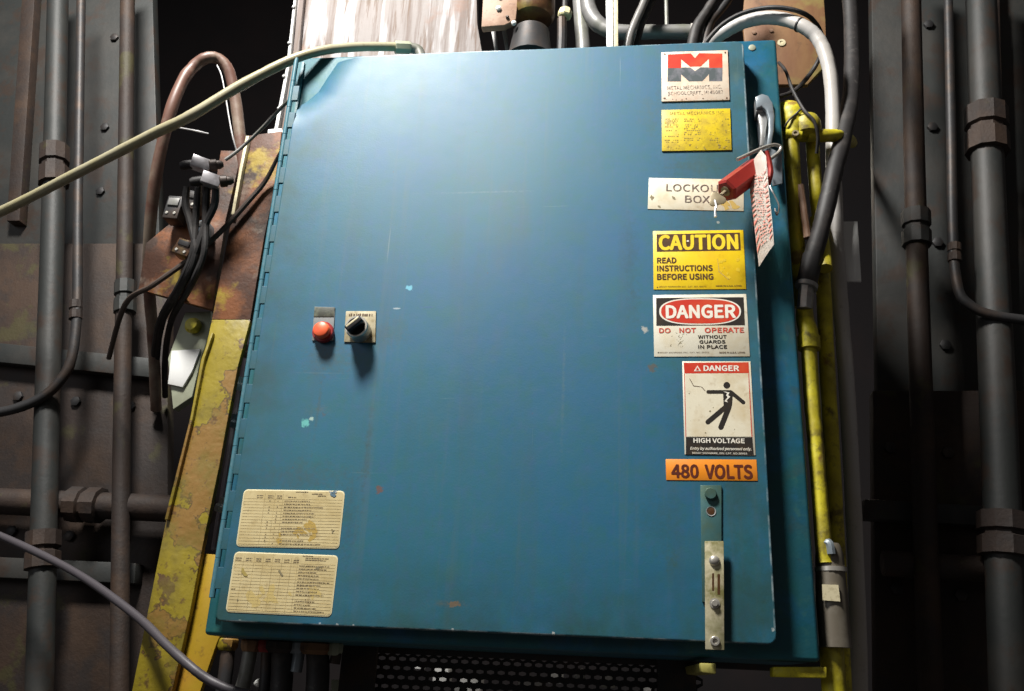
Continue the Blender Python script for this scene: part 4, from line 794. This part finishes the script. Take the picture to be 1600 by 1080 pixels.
# yellow pipework
yf = thing('yellow_pipe_fitting', 'bright yellow pipe tee and elbow at the cabinet right edge', 'pipe fitting', P(1245, 210, .08))
bm = NB(); tube(bm, pp([(1228, 190, .075), (1230, 177, .07), (1237, 180, .062), (1240, 196, .06), (1238, 214, .06)]), [.013, .021, .0215, .019, .016], 16); obj('elbow', bm, YELPIPE, yf)
c = P(1260, 200, .060); bm = NB(); lathe(bm, [(.010, 0), (.021, .004), (.0235, .014), (.0235, .026), (.019, .036), (.008, .042), (0, .043)], c + Vector((0, 0, -.018)), (0, 0, 1), 20); obj('bonnet', bm, YELPIPE, yf)
bm = NB(); tube(bm, pp([(1262, 212, .06), (1296, 212, .065), (1312, 213, .085), (1322, 216, .15), (1328, 220, .26), (1332, 224, .49)]), .0105, 14); obj('cross_pipe', bm, YELPIPE, yf)
a, b2 = P(1226, 210, .055), P(1252, 211, .055); bm = NB(); lathe(bm, [(.008, 0), (.0100, .001), (.0100, (b2 - a).length), (.008, (b2 - a).length)], a, b2 - a, 14); obj('collar', bm, YELPIPE, yf)
c = P(1243, 208, .044); bm = NB(); lathe(bm, [(.0055, -.006), (.0055, .001), (.003, .001), (.0026, -.001), (0, -.001)], c, (0, -1, 0), 12); obj('set_screw', bm, BRASS, yf)
yp = thing('yellow_pipe', 'long yellow pipe running down just right of the cabinet from the elbow', 'pipe', P(1240, 300, .17))
bm = NB(); tube(bm, pp([(1236, 214, .062), (1240, 300, .068), (1246, 400, .085), (1252, 480, .10)]), .0125, 14); obj('pipe', bm, YELPIPE, yp)
a, b2 = P(1238, 258, .065), P(1238.3, 262, .065); bm = NB(); lathe(bm, [(.0112, 0), (.0118, .0006), (.0118, .003), (.0112, .0036)], a, b2 - a, 16); obj('cable_tie', bm, RUBBER, yp)
cable('short_yellow_pipe', 'short pale yellow pipe hanging beneath the yellow tee', 'pipe', [(1269, 214, .09), (1271, 250, .09), (1275, 300, .09), (1280, 342, .10), (1290, 420, .06)], .0108, YELPIPE, 14)
cable('pink_rod', 'dull pink rod between the two yellow pipes', 'rod', [(1250, 290, .06), (1256, 330, .06), (1262, 372, .06)], .006, RUSTPK, 10)
hh = thing('hydraulic_hose', 'black hydraulic hose with steel ferrule ending in a yellow elbow', 'hose', P(1262, 500, .06))
bm = NB(); tube(bm, pp([(1322, -80, .24), (1330, 40, .20), (1330, 140, .14), (1318, 212, .09), (1304, 266, .065), (1292, 320, .06), (1279, 370, .06), (1268, 408, .06)]), .0142, 16); obj('hose', bm, RUBBER, hh)
bm = NB(); tube(bm, pp([(1270, 400, .06), (1260, 446, .06)]), .0158, 16); obj('ferrule', bm, DARKST, hh)
bm = NB(); tube(bm, pp([(1261, 444, .06), (1259.5, 450, .06)]), .0172, 16); obj('ferrule_ring', bm, STEEL, hh)
bm = NB(); tube(bm, pp([(1260, 448, .06), (1257, 484, .06)]), .0118, 8); obj('swivel_nut', bm, STEEL, hh)
bm = NB(); tube(bm, pp([(1257, 482, .06), (1258, 500, .07), (1263, 520, .06), (1264, 546, .06)]), [.012, .0135, .0145, .0140], 14); obj('yellow_elbow', bm, YELPIPE, hh)
bm = NB(); tube(bm, pp([(1263.5, 526, .06), (1264.5, 546, .06)]), [.0165, .0165], 14); obj('yellow_collar', bm, YELPIPE, hh)
bm = NB(); tube(bm, pp([(1264, 546, .06), (1269, 630, .06), (1275, 700, .06), (1286, 841, .06), (1290, 880, .06)]), .0112, 14); obj('yellow_tube', bm, YELPIPE, hh)
cable('outer_yellow_pipe', 'olive yellow pipe farthest right, partly behind the black hose', 'pipe', [(1276, 340, .10), (1285, 420, .10), (1294, 600, .10), (1303, 760, .11), (1320, 1120, .12)], .0115, YELPIPE, 14)
bm = NB(); plate(bm, [(1288, 346), (1340, 346), (1346, 440), (1296, 438)][::-1], .12, .004, .0005); tag(obj('white_sheet', bm, PALE), 'bright white sheet edge behind the outer yellow pipe', 'sheet')
bm = NB(); plate(bm, [(1273, 583), (1283, 583), (1290, 655), (1278, 655)][::-1], .15, .003, .0005); tag(obj('paper_label', bm, PALE), 'pale strip hanging between the yellow pipes', 'label')
cable('thin_white_wire', 'thin white wire hanging along the cabinet right edge', 'wire', [(1255, 594, .08), (1258, 630, .08), (1262, 672, .08), (1265, 720, .08), (1272, 770, .085)], .0011, WIRE, 6)
vl = thing('grey_valve', 'grey cylindrical valve with a pale sticker at the lower right', 'valve', P(1300, 1000, .14))
bm = NB(); tube(bm, pp([(1294, 850, .07), (1296, 870, .07), (1300, 940, .07), (1306, 1012, .07)]), [.014, .019, .021, .021], 18); obj('valve_body', bm, mat('taupe_casting', (.14, .12, .09), .45, .1, [((.24, .22, .18), 20, .5, .7, .6)]), vl)
bm = NB(); tube(bm, pp([(1298, 887, .07), (1298.6, 894, .07)]), .0216, 18); obj('band', bm, CHROME, vl)
bm = NB(); tube(bm, pp([(1282, 842, .07), (1282, 850, .07)]), .004, 8); obj('bleed_screw', bm, DARKST, vl)
bm = NB(); plate(bm, [(1285, 913), (1310, 914), (1313, 940), (1286, 938)][::-1], .0465, .003); obj('sticker', bm, CREAMP, vl)
bm = NB(); tube(bm, pp([(1288, 848, .055), (1296, 850, .05), (1299, 866, .05)]), .006, 8); obj('knob', bm, GREYST, vl)
cable('lower_yellow_pipe', 'stout yellow pipe below the grey valve', 'pipe', [(1299, 1010, .08), (1302, 1060, .08), (1306, 1130, .08)], .016, YELPIPE, 14)
# machinery beyond either side, its dimness painted into the dark base colours
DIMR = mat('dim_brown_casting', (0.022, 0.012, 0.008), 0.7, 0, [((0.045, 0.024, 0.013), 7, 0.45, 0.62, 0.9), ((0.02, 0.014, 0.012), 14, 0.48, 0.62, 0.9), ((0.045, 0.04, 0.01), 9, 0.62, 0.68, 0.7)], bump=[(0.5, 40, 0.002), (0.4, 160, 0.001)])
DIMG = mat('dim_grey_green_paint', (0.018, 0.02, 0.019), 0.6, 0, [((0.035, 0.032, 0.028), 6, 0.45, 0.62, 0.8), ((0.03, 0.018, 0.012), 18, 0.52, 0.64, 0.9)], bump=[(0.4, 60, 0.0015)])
def side_panel(lab, px, y, m, ribs, bolts):
    t = thing('machine_casing', lab, 'machine casing', P(px[0][0], px[0][1], y), group='dim machine casings at the picture sides')
    bm = NB(); plate(bm, px, y, .03, .003); obj('panel_plate', bm, m, t)
    for l in ribs: bm = NB(); plate(bm, l, y - .03, .031, .002); obj('rib', bm, DIMG if m is DIMR else DIMR, t)
    for (x, yy) in bolts: c = P(x, yy, y); bm = NB(); lathe(bm, [(.011, -.001), (.011, .007), (.006, .009), (0, .009)], c, (0, -1, 0), 6); obj('panel_bolt', bm, DARKST, t)
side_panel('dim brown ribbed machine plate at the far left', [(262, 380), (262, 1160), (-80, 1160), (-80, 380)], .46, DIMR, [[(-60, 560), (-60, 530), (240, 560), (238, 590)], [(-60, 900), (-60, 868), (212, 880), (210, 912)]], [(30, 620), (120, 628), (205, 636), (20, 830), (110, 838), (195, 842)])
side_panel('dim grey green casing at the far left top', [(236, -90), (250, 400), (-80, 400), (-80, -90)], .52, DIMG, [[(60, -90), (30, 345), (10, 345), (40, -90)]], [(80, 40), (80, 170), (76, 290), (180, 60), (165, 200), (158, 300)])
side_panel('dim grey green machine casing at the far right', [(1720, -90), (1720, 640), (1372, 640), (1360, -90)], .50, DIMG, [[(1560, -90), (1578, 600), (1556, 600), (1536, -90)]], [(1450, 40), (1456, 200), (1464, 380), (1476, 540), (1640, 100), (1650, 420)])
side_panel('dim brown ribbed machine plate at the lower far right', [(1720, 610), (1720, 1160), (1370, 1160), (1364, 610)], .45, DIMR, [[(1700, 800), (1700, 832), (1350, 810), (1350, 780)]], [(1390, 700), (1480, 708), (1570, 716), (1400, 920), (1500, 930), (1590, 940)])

def side_pipe(lab, pts, rad, m, couplings, mc):
    t = thing('side_pipe', lab, 'pipe', P(*pts[0]), group='dim pipes at the picture sides')
    bm = NB(); tube(bm, pp(pts), rad, 14); obj('pipe_run', bm, m, t)
    for (q0, q1) in couplings:
        a, b2 = P(*q0), P(*q1); bm = NB(); n = (b2 - a).length
        lathe(bm, [(rad, 0), (rad * 1.35, .002), (rad * 1.35, n * .42), (rad * 1.12, n * .46), (rad * 1.12, n * .54), (rad * 1.35, n * .58), (rad * 1.35, n - .002), (rad, n)], a, b2 - a, 10); obj('coupling', bm, mc, t)
side_pipe('dim brown pipe nearest the tan conduit at the left', [(200, -80, .38), (196, 300, .38), (190, 700, .38), (186, 1150, .38)], .017, DIMR, [((196.5, 440, .38), (195, 490, .38))], DIMG)
side_pipe('grey green pipe second from the left frame edge', [(92, -80, .36), (84, 300, .36), (72, 700, .36), (60, 1150, .36)], .024, DIMG, [((85.5, 230, .36), (84, 290, .36)), ((68, 830, .36), (66, 890, .36))], DIMR)
side_pipe('thin dark pipe close beside the grey green one', [(128, -80, .33), (122, 300, .33), (118, 520, .33), (90, 600, .33), (20, 640, .33), (-80, 650, .33)], .010, DARKST, [((118.6, 470, .33), (118, 500, .33))], DIMR)
side_pipe('thick brown pipe crossing level at the lower left', [(-80, 780, .40), (60, 786, .40), (200, 792, .40), (330, 798, .40)], .026, DIMR, [((110, 788, .40), (160, 790, .40))], DIMR)
side_pipe('brown pipe rising at the right beyond the yellow elbow', [(1422, -80, .38), (1430, 300, .38), (1442, 700, .38), (1456, 1150, .38)], .020, DIMR, [((1431, 330, .38), (1432.5, 385, .38))], DIMG)
side_pipe('wide grey green pipe rising near the right frame edge', [(1530, -80, .36), (1545, 300, .36), (1562, 700, .36), (1580, 1150, .36)], .030, DIMG, [((1540, 170, .36), (1543, 240, .36)), ((1566, 800, .36), (1569, 870, .36))], DIMR)
side_pipe('thin dark pipe bending away at the right', [(1480, -80, .33), (1486, 200, .33), (1492, 420, .33), (1520, 480, .33), (1600, 500, .33), (1700, 504, .33)], .009, DARKST, [((1491, 380, .33), (1492, 410, .33))], DIMR)
side_pipe('brown pipe crossing level at the lower right', [(1380, 880, .40), (1480, 886, .40), (1600, 892, .40), (1720, 898, .40)], .022, DIMR, [((1620, 893, .40), (1670, 896, .40))], DIMG)

for o in list(bpy.data.objects):
    if o.type == 'MESH' and o.name.split('.')[0] in FINE: o['kind'] = 'stuff'
